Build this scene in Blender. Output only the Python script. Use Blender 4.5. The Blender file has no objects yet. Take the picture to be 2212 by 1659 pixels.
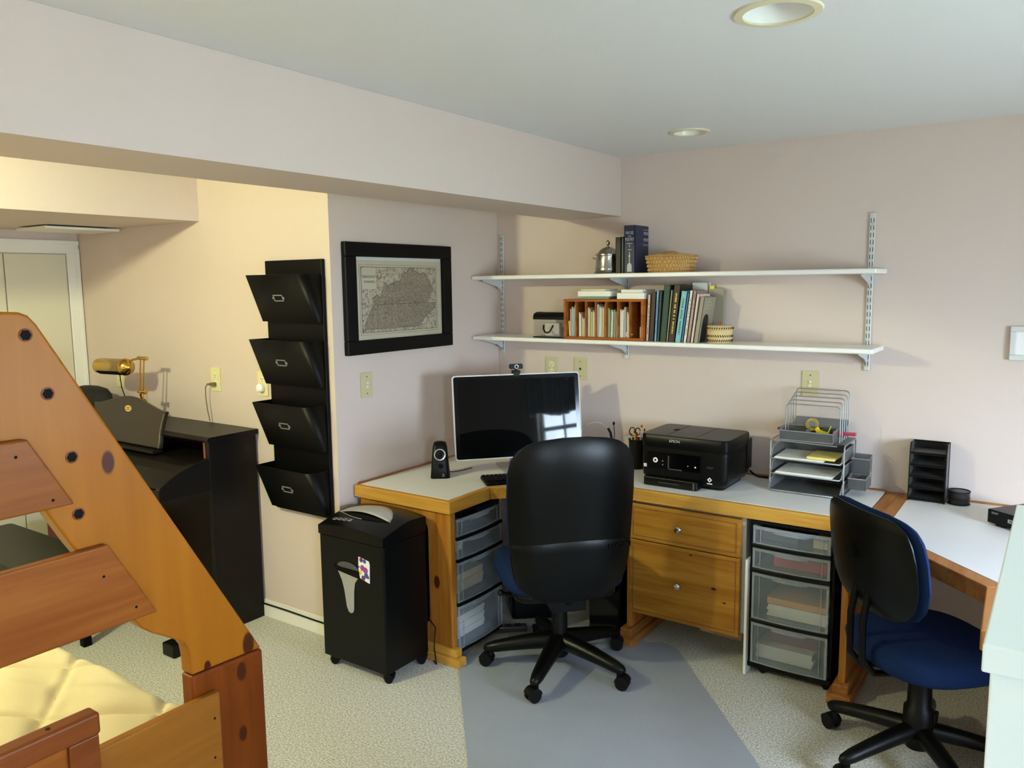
import bpy, bmesh, math, random
from mathutils import Vector, Matrix, Euler

random.seed(7)
PI = math.pi
SC = bpy.context.scene
COL = SC.collection

# ------------------------------------------------------------------ camera
YAW, PITCH, ROLL = 0.6063, 0.1236, -0.0118
_f = Vector((-math.sin(YAW) * math.cos(PITCH), math.cos(YAW) * math.cos(PITCH), -math.sin(PITCH)))
_r = Vector((math.cos(YAW), math.sin(YAW), 0))
_u = _r.cross(_f)
_r2 = _r * math.cos(ROLL) + _u * math.sin(ROLL)
_u2 = _r2.cross(_f)
cam_data = bpy.data.cameras.new('camera')
cam_data.sensor_width = 36
cam_data.lens = 1733.48 * 36 / 2212
cam_data.clip_start = 0.02
cam = bpy.data.objects.new('camera', cam_data)
COL.objects.link(cam)
cam.matrix_world = Matrix(((_r2.x, _u2.x, -_f.x, 2.8003), (_r2.y, _u2.y, -_f.y, -3.8994), (_r2.z, _u2.z, -_f.z, 1.7153), (0, 0, 0, 1)))
SC.camera = cam

# ------------------------------------------------------------------ light and exposure
SC.view_settings.view_transform = 'Standard'
SC.view_settings.look = 'None'
SC.view_settings.gamma = 1
SC.view_settings.use_curve_mapping = False
SC.view_settings.exposure = 0.40
SC.cycles.use_denoising = True
SC.cycles.max_bounces = 10
SC.cycles.diffuse_bounces = 6
SC.cycles.transparent_max_bounces = 24
SC.cycles.sample_clamp_indirect = 4.0
SC.cycles.caustics_reflective = False
SC.cycles.caustics_refractive = False

world = bpy.data.worlds.new('daylight')
SC.world = world
world.use_nodes = True
wn = world.node_tree.nodes
wl = world.node_tree.links
wbg = wn['Background']
wco = wn.new('ShaderNodeTexCoord')
wse = wn.new('ShaderNodeSeparateXYZ')
wl.new(wco.outputs['Generated'], wse.inputs[0])
wra = wn.new('ShaderNodeValToRGB')
wra.color_ramp.elements[0].position = 0.44
wra.color_ramp.elements[0].color = (0.20, 0.26, 0.26, 1)
wra.color_ramp.elements[1].position = 0.66
wra.color_ramp.elements[1].color = (0.64, 0.79, 1.0, 1)
wma = wn.new('ShaderNodeMath')
wma.operation = 'MULTIPLY_ADD'
wma.inputs[1].default_value = 0.5
wma.inputs[2].default_value = 0.5
wl.new(wse.outputs['Z'], wma.inputs[0])
wno = wn.new('ShaderNodeTexNoise')
wno.inputs['Scale'].default_value = 22
wl.new(wco.outputs['Generated'], wno.inputs['Vector'])
wad = wn.new('ShaderNodeMath')
wad.operation = 'MULTIPLY_ADD'
wad.inputs[1].default_value = 0.35
wl.new(wno.outputs['Fac'], wad.inputs[0])
wsb = wn.new('ShaderNodeMath')
wsb.operation = 'SUBTRACT'
wsb.inputs[1].default_value = 0.17
wl.new(wma.outputs[0], wad.inputs[2])
wl.new(wad.outputs[0], wsb.inputs[0])
wl.new(wsb.outputs[0], wra.inputs[0])
wl.new(wra.outputs[0], wbg.inputs[0])
wbg.inputs[1].default_value = 98.0


def area(name, loc, direction, sx, sy, power, color, portal=False):
    d = bpy.data.lights.new(name, 'AREA')
    d.shape = 'RECTANGLE'
    d.size = sx
    d.size_y = sy
    d.energy = power
    d.color = color
    if portal:
        d.cycles.is_portal = True
    o = bpy.data.objects.new(name, d)
    COL.objects.link(o)
    o.location = loc
    o.rotation_euler = Vector(direction).to_track_quat('-Z', 'Z').to_euler()
    return o


RX = 4.40       # inner face of the right wall
RY = -5.30      # inner face of the rear wall (behind the camera)
area('window_portal', (RX + 0.13, -1.90, 1.50), (-1, 0, 0), 1.10, 1.10, 1, (1, 1, 1), True)
area('window_portal', (RX + 0.13, -4.75, 1.60), (-1, 0, 0), 0.60, 1.00, 1, (1, 1, 1), True)  # guides daylight through the added fill-light window

bulb = bpy.data.lights.new('alcove_bulb', 'POINT')
bulb.energy = 108
bulb.color = (0.94, 0.96, 0.54)
bulb.shadow_soft_size = 0.05
bulb_ob = bpy.data.objects.new('alcove_bulb', bulb)
COL.objects.link(bulb_ob)
bulb_ob.location = (-0.265, -3.55, 2.28)


# ------------------------------------------------------------------ materials
def lin(c):
    return tuple(((v / 255) / 12.92 if v / 255 <= 0.04045 else ((v / 255 + 0.055) / 1.055) ** 2.4) for v in c) + (1,)


M = {}


def mat(name, rgb, rough=0.5, metal=0.0, spec=0.5, coat=0.0, noise=0.0, nscale=40, bump=0.0, bscale=200, alpha=1.0, trans=0.0, emit=0.0, stretch=None):
    m = bpy.data.materials.new(name)
    m.use_nodes = True
    nt = m.node_tree
    b = nt.nodes['Principled BSDF']
    b.inputs['Base Color'].default_value = lin(rgb)
    b.inputs['Roughness'].default_value = rough
    b.inputs['Metallic'].default_value = metal
    b.inputs['Specular IOR Level'].default_value = spec
    b.inputs['Coat Weight'].default_value = coat
    b.inputs['Alpha'].default_value = alpha
    b.inputs['Transmission Weight'].default_value = trans
    if emit:
        b.inputs['Emission Color'].default_value = lin(rgb)
        b.inputs['Emission Strength'].default_value = emit
    co = nt.nodes.new('ShaderNodeTexCoord')
    src = co.outputs['Object']
    if stretch:
        mp = nt.nodes.new('ShaderNodeMapping')
        mp.inputs['Scale'].default_value = stretch
        nt.links.new(src, mp.inputs[0])
        src = mp.outputs[0]
    if noise:
        n = nt.nodes.new('ShaderNodeTexNoise')
        n.inputs['Scale'].default_value = nscale
        n.inputs['Detail'].default_value = 4
        nt.links.new(src, n.inputs['Vector'])
        mx = nt.nodes.new('ShaderNodeMix')
        mx.data_type = 'RGBA'
        c = lin(rgb)
        mx.inputs[6].default_value = tuple(v * (1 - noise) for v in c[:3]) + (1,)
        mx.inputs[7].default_value = tuple(min(1, v * (1 + noise)) for v in c[:3]) + (1,)
        nt.links.new(n.outputs['Fac'], mx.inputs[0])
        nt.links.new(mx.outputs[2], b.inputs['Base Color'])
    if bump:
        n = nt.nodes.new('ShaderNodeTexNoise')
        n.inputs['Scale'].default_value = bscale
        n.inputs['Detail'].default_value = 3
        nt.links.new(src, n.inputs['Vector'])
        bp = nt.nodes.new('ShaderNodeBump')
        bp.inputs['Strength'].default_value = bump
        bp.inputs['Distance'].default_value = 0.01
        nt.links.new(n.outputs['Fac'], bp.inputs['Height'])
        nt.links.new(bp.outputs[0], b.inputs['Normal'])
    M[name] = m
    return m


def wood(name, light, dark, axis='x', knots=(), rough=0.38, contrast=1.0, freq=1.0, knot=(64, 24, 6)):
    """long wavy grain along an axis, with optional knots (x,y,z,radius) in object space"""
    m = bpy.data.materials.new(name)
    m.use_nodes = True
    nt = m.node_tree
    N = nt.nodes.new
    L = nt.links.new
    b = nt.nodes['Principled BSDF']
    b.inputs['Roughness'].default_value = rough
    b.inputs['Coat Weight'].default_value = 0.04
    b.inputs['Specular IOR Level'].default_value = 0.12
    b.inputs['Coat Roughness'].default_value = 0.25
    co = N('ShaderNodeTexCoord')
    mp = N('ShaderNodeMapping')
    s = {'x': (1.1, 16, 16), 'y': (16, 1.1, 16), 'z': (16, 16, 1.1)}[axis]
    mp.inputs['Scale'].default_value = tuple(v * freq for v in s)
    L(co.outputs['Object'], mp.inputs[0])
    n1 = N('ShaderNodeTexNoise')
    n1.inputs['Scale'].default_value = 1.2
    n1.inputs['Detail'].default_value = 6
    n1.inputs['Distortion'].default_value = 0.9
    L(mp.outputs[0], n1.inputs['Vector'])
    mp2 = N('ShaderNodeMapping')
    mp2.inputs['Scale'].default_value = tuple(v * 5 * freq for v in s)
    L(co.outputs['Object'], mp2.inputs[0])
    n2 = N('ShaderNodeTexNoise')
    n2.inputs['Scale'].default_value = 1.0
    n2.inputs['Detail'].default_value = 3
    L(mp2.outputs[0], n2.inputs['Vector'])
    ad = N('ShaderNodeMath')
    ad.operation = 'MULTIPLY_ADD'
    ad.inputs[1].default_value = 0.35
    L(n2.outputs['Fac'], ad.inputs[0])
    L(n1.outputs['Fac'], ad.inputs[2])
    ra = N('ShaderNodeValToRGB')
    ra.color_ramp.elements[0].position = 0.5
    ra.color_ramp.elements[0].color = lin(dark)
    ra.color_ramp.elements[1].position = 0.5 + 0.32 / contrast
    ra.color_ramp.elements[1].color = lin(light)
    L(ad.outputs[0], ra.inputs[0])
    out = ra.outputs[0]
    for (kx, ky, kz, kr) in knots:
        sb = N('ShaderNodeVectorMath')
        sb.operation = 'SUBTRACT'
        sb.inputs[1].default_value = (kx, ky, kz)
        L(co.outputs['Object'], sb.inputs[0])
        ms = N('ShaderNodeMapping')
        k = {'x': (.55, 1, 1), 'y': (1, .55, 1), 'z': (1, 1, .55)}[axis]
        ms.inputs['Scale'].default_value = k
        L(sb.outputs[0], ms.inputs[0])
        ln = N('ShaderNodeVectorMath')
        ln.operation = 'LENGTH'
        L(ms.outputs[0], ln.inputs[0])
        mr = N('ShaderNodeMapRange')
        mr.inputs['From Min'].default_value = kr * 0.8
        mr.inputs['From Max'].default_value = kr * 1.1
        mr.inputs['To Min'].default_value = 1
        mr.inputs['To Max'].default_value = 0
        L(ln.outputs['Value'], mr.inputs['Value'])
        mx = N('ShaderNodeMix')
        mx.data_type = 'RGBA'
        mx.inputs[7].default_value = lin(knot)
        L(mr.outputs[0], mx.inputs[0])
        L(out, mx.inputs[6])
        out = mx.outputs[2]
    L(out, b.inputs['Base Color'])
    bp = N('ShaderNodeBump')
    bp.inputs['Strength'].default_value = 0.08
    bp.inputs['Distance'].default_value = 0.004
    L(ad.outputs[0], bp.inputs['Height'])
    L(bp.outputs[0], b.inputs['Normal'])
    M[name] = m
    return m


def sheer(name, rgb, opacity, rough=0.3, gloss=0.15):
    """thin frosted plastic, film or wire mesh: part diffuse, part see-through, a little gloss"""
    m = bpy.data.materials.new(name)
    m.use_nodes = True
    nt = m.node_tree
    N = nt.nodes.new
    L = nt.links.new
    for n in list(nt.nodes):
        nt.nodes.remove(n)
    o = N('ShaderNodeOutputMaterial')
    d = N('ShaderNodeBsdfDiffuse')
    d.inputs[0].default_value = lin(rgb)
    t = N('ShaderNodeBsdfTransparent')
    g = N('ShaderNodeBsdfGlossy')
    g.inputs['Roughness'].default_value = rough
    m1 = N('ShaderNodeMixShader')
    m1.inputs[0].default_value = opacity
    L(t.outputs[0], m1.inputs[1])
    L(d.outputs[0], m1.inputs[2])
    lw = N('ShaderNodeLayerWeight')
    lw.inputs[0].default_value = 0.5
    pw = N('ShaderNodeMath')
    pw.operation = 'POWER'
    pw.inputs[1].default_value = 4.0
    L(lw.outputs['Facing'], pw.inputs[0])
    mu = N('ShaderNodeMath')
    mu.operation = 'MULTIPLY_ADD'
    mu.inputs[1].default_value = 0.5
    mu.inputs[2].default_value = 0.015 + gloss * 0.05
    L(pw.outputs[0], mu.inputs[0])
    m2 = N('ShaderNodeMixShader')
    L(mu.outputs[0], m2.inputs[0])
    L(m1.outputs[0], m2.inputs[1])
    L(g.outputs[0], m2.inputs[2])
    L(m2.outputs[0], o.inputs[0])
    M[name] = m
    return m


mat('wall_paint', (210, 194, 186), 0.7, noise=0.015, nscale=3, bump=0.12, bscale=350)
mat('ceiling_paint', (228, 229, 231), 0.8, noise=0.012, nscale=2, bump=0.08, bscale=200)
mat('trim_paint', (232, 230, 222), 0.35)
mat('door_paint', (212, 206, 184), 0.4)
mat('shelf_white', (243, 242, 240), 0.3)
mat('bracket_white', (205, 208, 210), 0.35, metal=0.2)
mat('slot_dark', (40, 40, 42), 0.7)
mat('laminate', (226, 225, 223), 0.38, noise=0.03, nscale=260)
mat('black_plastic', (5, 5, 5), 0.40, spec=0.18, bump=0.05, bscale=600)
mat('black_shell', (4, 5, 5), 0.33, spec=0.2, bump=0.06, bscale=500)
mat('black_gloss', (4, 4, 5), 0.12, spec=0.25)
mat('black_matte', (4, 4, 4), 0.7, spec=0.12)
mat('black_metal', (4, 4, 4), 0.45, spec=0.14)
mat('black_rubber', (6, 6, 7), 0.5, spec=0.2)
mat('frame_black', (5, 5, 6), 0.45, spec=0.15)
mat('piano_dark', (14, 10, 8), 0.38, spec=0.22, noise=0.35, nscale=6, stretch=(1, 12, 12))
mat('rest_dark', (48, 40, 30), 0.33, spec=0.35)
mat('screen', (7, 8, 9), 0.03, spec=0.16)
mat('silver', (190, 192, 195), 0.25, metal=0.9)
mat('silver_paint', (178, 178, 176), 0.35, metal=0.45)
mat('silver_rim', (232, 233, 235), 0.3)
mat('wire_grey', (158, 160, 160), 0.4, metal=0.5)
sheer('wire_mesh', (92, 94, 94), 0.62, 0.5, 0.05)
sheer('wire_mesh_black', (14, 14, 14), 0.78, 0.5, 0.02)
mat('brass', (205, 165, 80), 0.2, metal=1.0)
mat('brass_label', (215, 185, 90), 0.4, metal=0.3)
mat('nickel', (200, 198, 192), 0.25, metal=1.0)
mat('pewter', (170, 168, 160), 0.22, metal=1.0)
mat('blue_fabric', (18, 36, 74), 0.85, spec=0.1, noise=0.18, nscale=300, bump=0.35, bscale=900)
mat('plate_almond', (196, 188, 148), 0.4)
mat('plate_cream', (222, 215, 160), 0.35)
mat('plate_detail', (228, 224, 196), 0.3)
mat('paper', (232, 230, 222), 0.7)
mat('paper_grey', (205, 206, 204), 0.7)
mat('paper_cream', (226, 216, 186), 0.7)
mat('paper_blue', (190, 205, 225), 0.7)
mat('paper_green', (150, 165, 130), 0.7)
mat('paper_yellow', (232, 214, 120), 0.7)
mat('paper_tan', (205, 180, 140), 0.7)
mat('orange_card', (205, 150, 80), 0.7)
mat('red_card', (170, 60, 45), 0.6)
mat('maroon_card', (110, 35, 45), 0.6)
sheer('frosted', (165, 178, 186), 0.15, 0.25, 0.5)
sheer('frosted_edge', (180, 190, 196), 0.36, 0.25, 0.5)
sheer('clear_plastic', (200, 206, 210), 0.05, 0.1, 0.8)
mat('mat_vinyl', (152, 158, 170), 0.42, noise=0.05, nscale=9, bump=0.10, bscale=120)
mat('quilt_cream', (206, 190, 150), 0.9, bump=0.25, bscale=500)
mat('white_lacquer', (228, 240, 233), 0.22, coat=0.3)
mat('yellow_plastic', (225, 200, 30), 0.35)
mat('pink_plastic', (170, 40, 70), 0.25)
mat('green_plastic', (150, 175, 80), 0.3)
mat('red_plastic', (190, 30, 25), 0.3)
mat('white_plastic', (235, 235, 232), 0.3)
mat('wicker', (176, 134, 78), 0.75, noise=0.4, nscale=90, bump=0.6, bscale=160)
mat('wicker_light', (206, 170, 110), 0.75, noise=0.3, nscale=120, bump=0.4, bscale=200)
mat('basket_pale', (214, 192, 138), 0.75, noise=0.2, nscale=150, bump=0.4, bscale=200)
mat('basket_stitch', (62, 40, 28), 0.8)
mat('olive_vinyl', (30, 30, 23), 0.4, spec=0.3)
mat('dark_red', (92, 26, 16), 0.6)
mat('cord_brown', (105, 88, 60), 0.5)
mat('bag_black', (9, 9, 9), 0.8)
mat('grey_text', (150, 152, 155), 0.5)
mat('screen_grey', (70, 72, 75), 0.3)
mat('letter_silver', (168, 172, 178), 0.4)
mat('curtain', (200, 204, 210), 0.9, noise=0.05, nscale=30, trans=0.0)
mat('oak_dark', (120, 72, 36), 0.5, noise=0.2, nscale=8, stretch=(1, 8, 8))
for k, c in dict(book_navy=(22, 32, 62), book_black=(16, 15, 16), book_slate=(60, 68, 70), book_pink=(205, 178, 165), book_brown=(48, 28, 22),
                 book_skyblue=(128, 168, 210), book_teal=(30, 72, 70), book_green=(28, 60, 50), book_tan=(170, 160, 125), book_darkbrown=(38, 26, 18),
                 book_aqua=(120, 185, 200), book_midblue=(85, 120, 165), book_white=(226, 222, 214), book_photo=(150, 120, 105),
                 book_rose=(222, 200, 202), book_taupe=(150, 142, 124), mint_book=(112, 146, 120), book_page=(215, 208, 190)).items():
    mat(k, c, 0.5)

wood('pine_edge', (192, 146, 66), (170, 120, 44), 'x', contrast=1.2, rough=0.42)
wood('pine_edge_y', (184, 136, 56), (160, 108, 34), 'y', contrast=1.2, rough=0.42)
wood('pine_edge_z', (164, 110, 42), (138, 84, 24), 'z', contrast=1.2, knots=[(0.50, -1.20, 0.37, 0.018)], rough=0.42)
wood('pine_border', (164, 110, 58), (138, 82, 36), 'y', contrast=1.2, rough=0.42)
wood('pine_drawer', (172, 124, 46), (142, 92, 26), 'x', contrast=0.9, freq=1.0, knots=[(1.29, -0.57, 0.672, .005), (1.46, -0.57, 0.49, .006), (1.57, -0.57, 0.355, .008), (1.62, -0.57, 0.30, .006)], rough=0.42)
wood('cubby_wood', (168, 98, 42), (130, 68, 24), 'x')
wood('bunk_post', (112, 52, 10), (92, 40, 5), 'z', knots=[(1.30, -2.835, 0.70, 0.011), (1.30, -2.83, 0.848, 0.013), (1.31, -2.85, 0.86, 0.01), (1.31, -2.94, 0.62, 0.01)], contrast=0.9)
wood('bunk_slant', (150, 92, 16), (136, 78, 12), 'z', knots=[(1.30, -3.100, 1.385, 0.013), (1.30, -2.808, 0.905, 0.016), (1.30, -2.915, 0.893, 0.009)], contrast=0.6, freq=0.5)
wood('bunk_board', (128, 72, 22), (110, 56, 12), 'y', contrast=0.9)
wood('bunk_low', (140, 90, 30), (126, 76, 22), 'y', contrast=0.7)
wood('bunk_red', (112, 58, 20), (92, 42, 10), 'y', contrast=0.9)


def carpet_mat():
    m = bpy.data.materials.new('carpet')
    m.use_nodes = True
    nt = m.node_tree
    N = nt.nodes.new
    L = nt.links.new
    b = nt.nodes['Principled BSDF']
    b.inputs['Roughness'].default_value = 0.95
    b.inputs['Specular IOR Level'].default_value = 0.1
    co = N('ShaderNodeTexCoord')
    n = N('ShaderNodeTexNoise')
    n.inputs['Scale'].default_value = 130
    n.inputs['Detail'].default_value = 5
    n.inputs['Roughness'].default_value = 0.7
    L(co.outputs['Object'], n.inputs['Vector'])
    r = N('ShaderNodeValToRGB')
    r.color_ramp.elements[0].position = 0.36
    r.color_ramp.elements[0].color = lin((148, 146, 136))
    r.color_ramp.elements[1].position = 0.62
    r.color_ramp.elements[1].color = lin((228, 226, 218))
    L(n.outputs['Fac'], r.inputs[0])
    L(r.outputs[0], b.inputs['Base Color'])
    bp = N('ShaderNodeBump')
    bp.inputs['Strength'].default_value = 0.6
    bp.inputs['Distance'].default_value = 0.006
    L(n.outputs['Fac'], bp.inputs['Height'])
    L(bp.outputs[0], b.inputs['Normal'])
    M['carpet'] = m


carpet_mat()


def map_mat():
    """old engraved map: fine crackled river and road lines, denser where the vertex weight of the land says so"""
    m = bpy.data.materials.new('map_print')
    m.use_nodes = True
    nt = m.node_tree
    N = nt.nodes.new
    L = nt.links.new
    b = nt.nodes['Principled BSDF']
    b.inputs['Roughness'].default_value = 0.6
    co = N('ShaderNodeTexCoord')
    v = N('ShaderNodeTexVoronoi')
    v.feature = 'DISTANCE_TO_EDGE'
    v.inputs['Scale'].default_value = 26
    nn = N('ShaderNodeTexNoise')
    nn.inputs['Scale'].default_value = 14
    nn.inputs['Detail'].default_value = 5
    L(co.outputs['Object'], nn.inputs['Vector'])
    mx0 = N('ShaderNodeMix')
    mx0.data_type = 'RGBA'
    mx0.inputs[0].default_value = 0.25
    L(co.outputs['Object'], mx0.inputs[6])
    L(nn.outputs['Color'], mx0.inputs[7])
    L(mx0.outputs[2], v.inputs['Vector'])
    r = N('ShaderNodeValToRGB')
    r.color_ramp.elements[0].position = 0.02
    r.color_ramp.elements[0].color = lin((112, 98, 82))
    r.color_ramp.elements[1].position = 0.09
    r.color_ramp.elements[1].color = lin((186, 174, 150))
    L(v.outputs['Distance'], r.inputs[0])
    L(r.outputs[0], b.inputs['Base Color'])
    M['map_print'] = m
    m2 = m.copy()
    m2.name = 'map_land'
    for n in m2.node_tree.nodes:
        if n.type == 'TEX_VORONOI':
            n.inputs['Scale'].default_value = 60
        if n.type == 'VALTORGB':
            n.color_ramp.elements[0].position = 0.0
            n.color_ramp.elements[0].color = lin((88, 76, 64))
            n.color_ramp.elements[1].position = 0.16
            n.color_ramp.elements[1].color = lin((158, 144, 122))
    M['map_land'] = m2


map_mat()
mat('map_paper', (196, 186, 160), 0.6, noise=0.06, nscale=12)
mat('map_ink', (60, 52, 45), 0.7)
mat('mat_board', (214, 212, 206), 0.6)


# ------------------------------------------------------------------ geometry helpers
class G:
    def __init__(self):
        self.bm = bmesh.new()

    def _add(self, vs, fs, m=0):
        v = [self.bm.verts.new(p) for p in vs]
        for f in fs:
            try:
                fc = self.bm.faces.new([v[i] for i in f])
                fc.material_index = m
            except ValueError:
                pass
        return self

    def box(self, x0, y0, z0, x1, y1, z1, m=0, mx=None):
        x0, x1 = min(x0, x1), max(x0, x1)
        y0, y1 = min(y0, y1), max(y0, y1)
        z0, z1 = min(z0, z1), max(z0, z1)
        vs = [Vector((x, y, z)) for z in (z0, z1) for (x, y) in ((x0, y0), (x1, y0), (x1, y1), (x0, y1))]
        if mx is not None:
            vs = [mx @ v for v in vs]
        return self._add(vs, [(3, 2, 1, 0), (4, 5, 6, 7), (0, 1, 5, 4), (1, 2, 6, 5), (2, 3, 7, 6), (3, 0, 4, 7)], m)

    def frame(self, x0, z0, x1, z1, w, y0, y1, m=0):
        """rectangular picture-frame ring in the xz plane"""
        self.box(x0, y0, z0, x1, y1, z0 + w, m)
        self.box(x0, y0, z1 - w, x1, y1, z1, m)
        self.box(x0, y0, z0 + w, x0 + w, y1, z1 - w, m)
        self.box(x1 - w, y0, z0 + w, x1, y1, z1 - w, m)
        return self

    def prism(self, poly, axis, a, b, m=0):
        """extrude a 2D polygon; axis 'z': (x,y), 'y': (x,z), 'x': (y,z)"""
        def P(p, t):
            return {'z': (p[0], p[1], t), 'y': (p[0], t, p[1]), 'x': (t, p[0], p[1])}[axis]
        n = len(poly)
        ar = sum(poly[i][0] * poly[(i + 1) % n][1] - poly[(i + 1) % n][0] * poly[i][1] for i in range(n))
        if ar < 0:
            poly = poly[::-1]
        if axis == 'y':
            a, b = max(a, b), min(a, b)
        else:
            a, b = min(a, b), max(a, b)
        vs = [P(p, a) for p in poly] + [P(p, b) for p in poly]
        fs = [tuple(range(n - 1, -1, -1)), tuple(range(n, 2 * n))]
        fs += [(i, (i + 1) % n, n + (i + 1) % n, n + i) for i in range(n)]
        return self._add(vs, fs, m)

    def rings(self, rings, m=0, cap0=True, cap1=True, closed=True):
        n = len(rings[0])
        vs = [p for r in rings for p in r]
        fs = []
        for k in range(len(rings) - 1):
            for i in range(n if closed else n - 1):
                j = (i + 1) % n
                fs.append((k * n + i, k * n + j, (k + 1) * n + j, (k + 1) * n + i))
        if cap0:
            fs.append(tuple(range(n - 1, -1, -1)))
        if cap1:
            fs.append(tuple(range((len(rings) - 1) * n, len(rings) * n)))
        return self._add(vs, fs, m)

    def cyl(self, p0, p1, r0, r1=None, seg=20, m=0):
        r1 = r0 if r1 is None else r1
        return self.tube([p0, p1], [r0, r1], seg=seg, m=m)

    def tube(self, pts, r, seg=8, m=0, closed=False):
        pts = [Vector(p) for p in pts]
        n = len(pts)
        rs = r if isinstance(r, (list, tuple)) else [r] * n
        rg = []
        prev = None
        for i, p in enumerate(pts):
            if closed:
                t = (pts[(i + 1) % n] - pts[i - 1]).normalized()
            elif i == 0:
                t = (pts[1] - p).normalized()
            elif i == n - 1:
                t = (p - pts[i - 1]).normalized()
            else:
                t = ((p - pts[i - 1]).normalized() + (pts[i + 1] - p).normalized()).normalized()
            if prev is None:
                a = Vector((0, 0, 1)) if abs(t.z) < 0.9 else Vector((1, 0, 0))
                u = t.cross(a).normalized()
            else:
                u = (prev - t * prev.dot(t)).normalized()
            prev = u
            w = t.cross(u)
            rg.append([p + (u * math.cos(k * 2 * PI / seg) + w * math.sin(k * 2 * PI / seg)) * rs[i] for k in range(seg)])
        if closed:
            rg.append(rg[0])
            return self.rings(rg, m, False, False)
        return self.rings(rg, m)

    def lathe(self, prof, c=(0, 0, 0), seg=32, m=0, axis='z', caps=True):
        rg = []
        for (r, h) in prof:
            ring = []
            for k in range(seg):
                a = k * 2 * PI / seg
                x, y = r * math.cos(a), r * math.sin(a)
                ring.append({'z': (c[0] + x, c[1] + y, c[2] + h), 'y': (c[0] + x, c[1] + h, c[2] - y), 'x': (c[0] + h, c[1] + x, c[2] + y)}[axis])
            rg.append(ring)
        return self.rings(rg, m, caps, caps)

    def sphere(self, c, r, m=0, sz=1.0, seg=16):
        prof = [(max(1e-4, r * math.sin(PI * i / 8)), -r * sz * math.cos(PI * i / 8)) for i in range(9)]
        return self.lathe(prof, c, seg, m)

    def rbox(self, x0, y0, z0, x1, y1, z1, rad, m=0, seg=4):
        """box with rounded vertical corners"""
        pts = rrect(x0, y0, x1, y1, rad, seg)
        return self.prism(pts, 'z', z0, z1, m)


def rrect(x0, y0, x1, y1, r, seg=4):
    pts = []
    for (cx, cy, a0) in ((x1 - r, y0 + r, -90), (x1 - r, y1 - r, 0), (x0 + r, y1 - r, 90), (x0 + r, y0 + r, 180)):
        for k in range(seg + 1):
            a = math.radians(a0 + 90 * k / seg)
            pts.append((cx + r * math.cos(a), cy + r * math.sin(a)))
    return pts


def put(name, g, mats, parent=None, bevel=0.0, smooth=None, subsurf=0, seg=2):
    me = bpy.data.meshes.new(name)
    bmesh.ops.recalc_face_normals(g.bm, faces=g.bm.faces[:])
    g.bm.to_mesh(me)
    g.bm.free()
    if isinstance(mats, str):
        mats = [mats]
    for m in mats:
        me.materials.append(M[m])
    o = bpy.data.objects.new(name, me)
    COL.objects.link(o)
    if parent is not None:
        o.parent = parent
    if bevel:
        b = o.modifiers.new('bevel', 'BEVEL')
        b.width = bevel
        b.segments = seg
        b.limit_method = 'ANGLE'
        b.angle_limit = math.radians(40)
    if subsurf:
        s = o.modifiers.new('sub', 'SUBSURF')
        s.levels = subsurf
        s.render_levels = subsurf
    if smooth is not None:
        for p in me.polygons:
            p.use_smooth = True
        if smooth < 180:
            me.set_sharp_from_angle(angle=math.radians(smooth))
    return o


def thing(name, label, cat, loc=(0, 0, 0), rotz=0.0, group=None):
    o = bpy.data.objects.new(name, None)
    o.empty_display_size = 0.05
    COL.objects.link(o)
    o.location = loc
    o.rotation_euler = (0, 0, rotz)
    return tag(o, label, cat, group)


def tag(o, label, cat, group=None):
    o['label'] = label
    o['category'] = cat
    if group:
        o['group'] = group
    return o


def struct(name, g, mats, label, parent=None, **k):
    o = put(name, g, mats, parent, **k)
    if parent is None:
        o['kind'] = 'structure'
        o['label'] = label
    return o


def text(name, body, size, loc, rot, m, parent, extrude=0.0004, align='CENTER', sx=1.0):
    c = bpy.data.curves.new(name, 'FONT')
    c.body = body
    c.size = size
    c.align_x = align
    c.align_y = 'CENTER'
    c.extrude = extrude
    t = bpy.data.objects.new(name + '_tmp', c)
    COL.objects.link(t)
    dg = bpy.context.evaluated_depsgraph_get()
    me = bpy.data.meshes.new_from_object(t.evaluated_get(dg))
    COL.objects.unlink(t)
    bpy.data.objects.remove(t)
    me.transform(Matrix.Translation(loc) @ Euler(rot).to_matrix().to_4x4() @ Matrix.Diagonal((sx, 1, 1, 1)))
    me.materials.clear()
    me.materials.append(M[m])
    o = bpy.data.objects.new(name, me)
    COL.objects.link(o)
    o.parent = parent
    return o


def copy_tree(o, parent=None):
    c = o.copy()
    COL.objects.link(c)
    if parent is not None:
        c.parent = parent
    for ch in list(o.children):
        copy_tree(ch, c)
    return c

# ================================================================== THE ROOM
CZ = 2.369          # ceiling
AY = -1.313         # alcove wall face
DX = -2.22          # door wall face


def wall_holes(g, axis, face, thick, a0, a1, z0, z1, holes):
    """vertical wall at axis=face..face+thick running a0..a1 with rectangular holes (h0,h1,hz0,hz1)"""
    def bx(p, q, r, s):
        if q - p < 1e-6 or s - r < 1e-6:
            return
        if axis == 'x':
            g.box(face, p, r, face + thick, q, s)
        else:
            g.box(p, face, r, q, face + thick, s)
    cur = a0
    for (h0, h1, hz0, hz1) in sorted(holes):
        bx(cur, h0, z0, z1)
        bx(h0, h1, z0, hz0)
        bx(h0, h1, hz1, z1)
        cur = h1
    bx(cur, a1, z0, z1)


struct('floor', G().box(-2.4, RY - 0.2, -0.08, RX + 0.2, 0.15, 0), 'carpet', 'pale grey speckled loop carpet')

LIGHTS = [(2.17, -1.83, 0.106), (1.385, -0.470, 0.088)]


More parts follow.
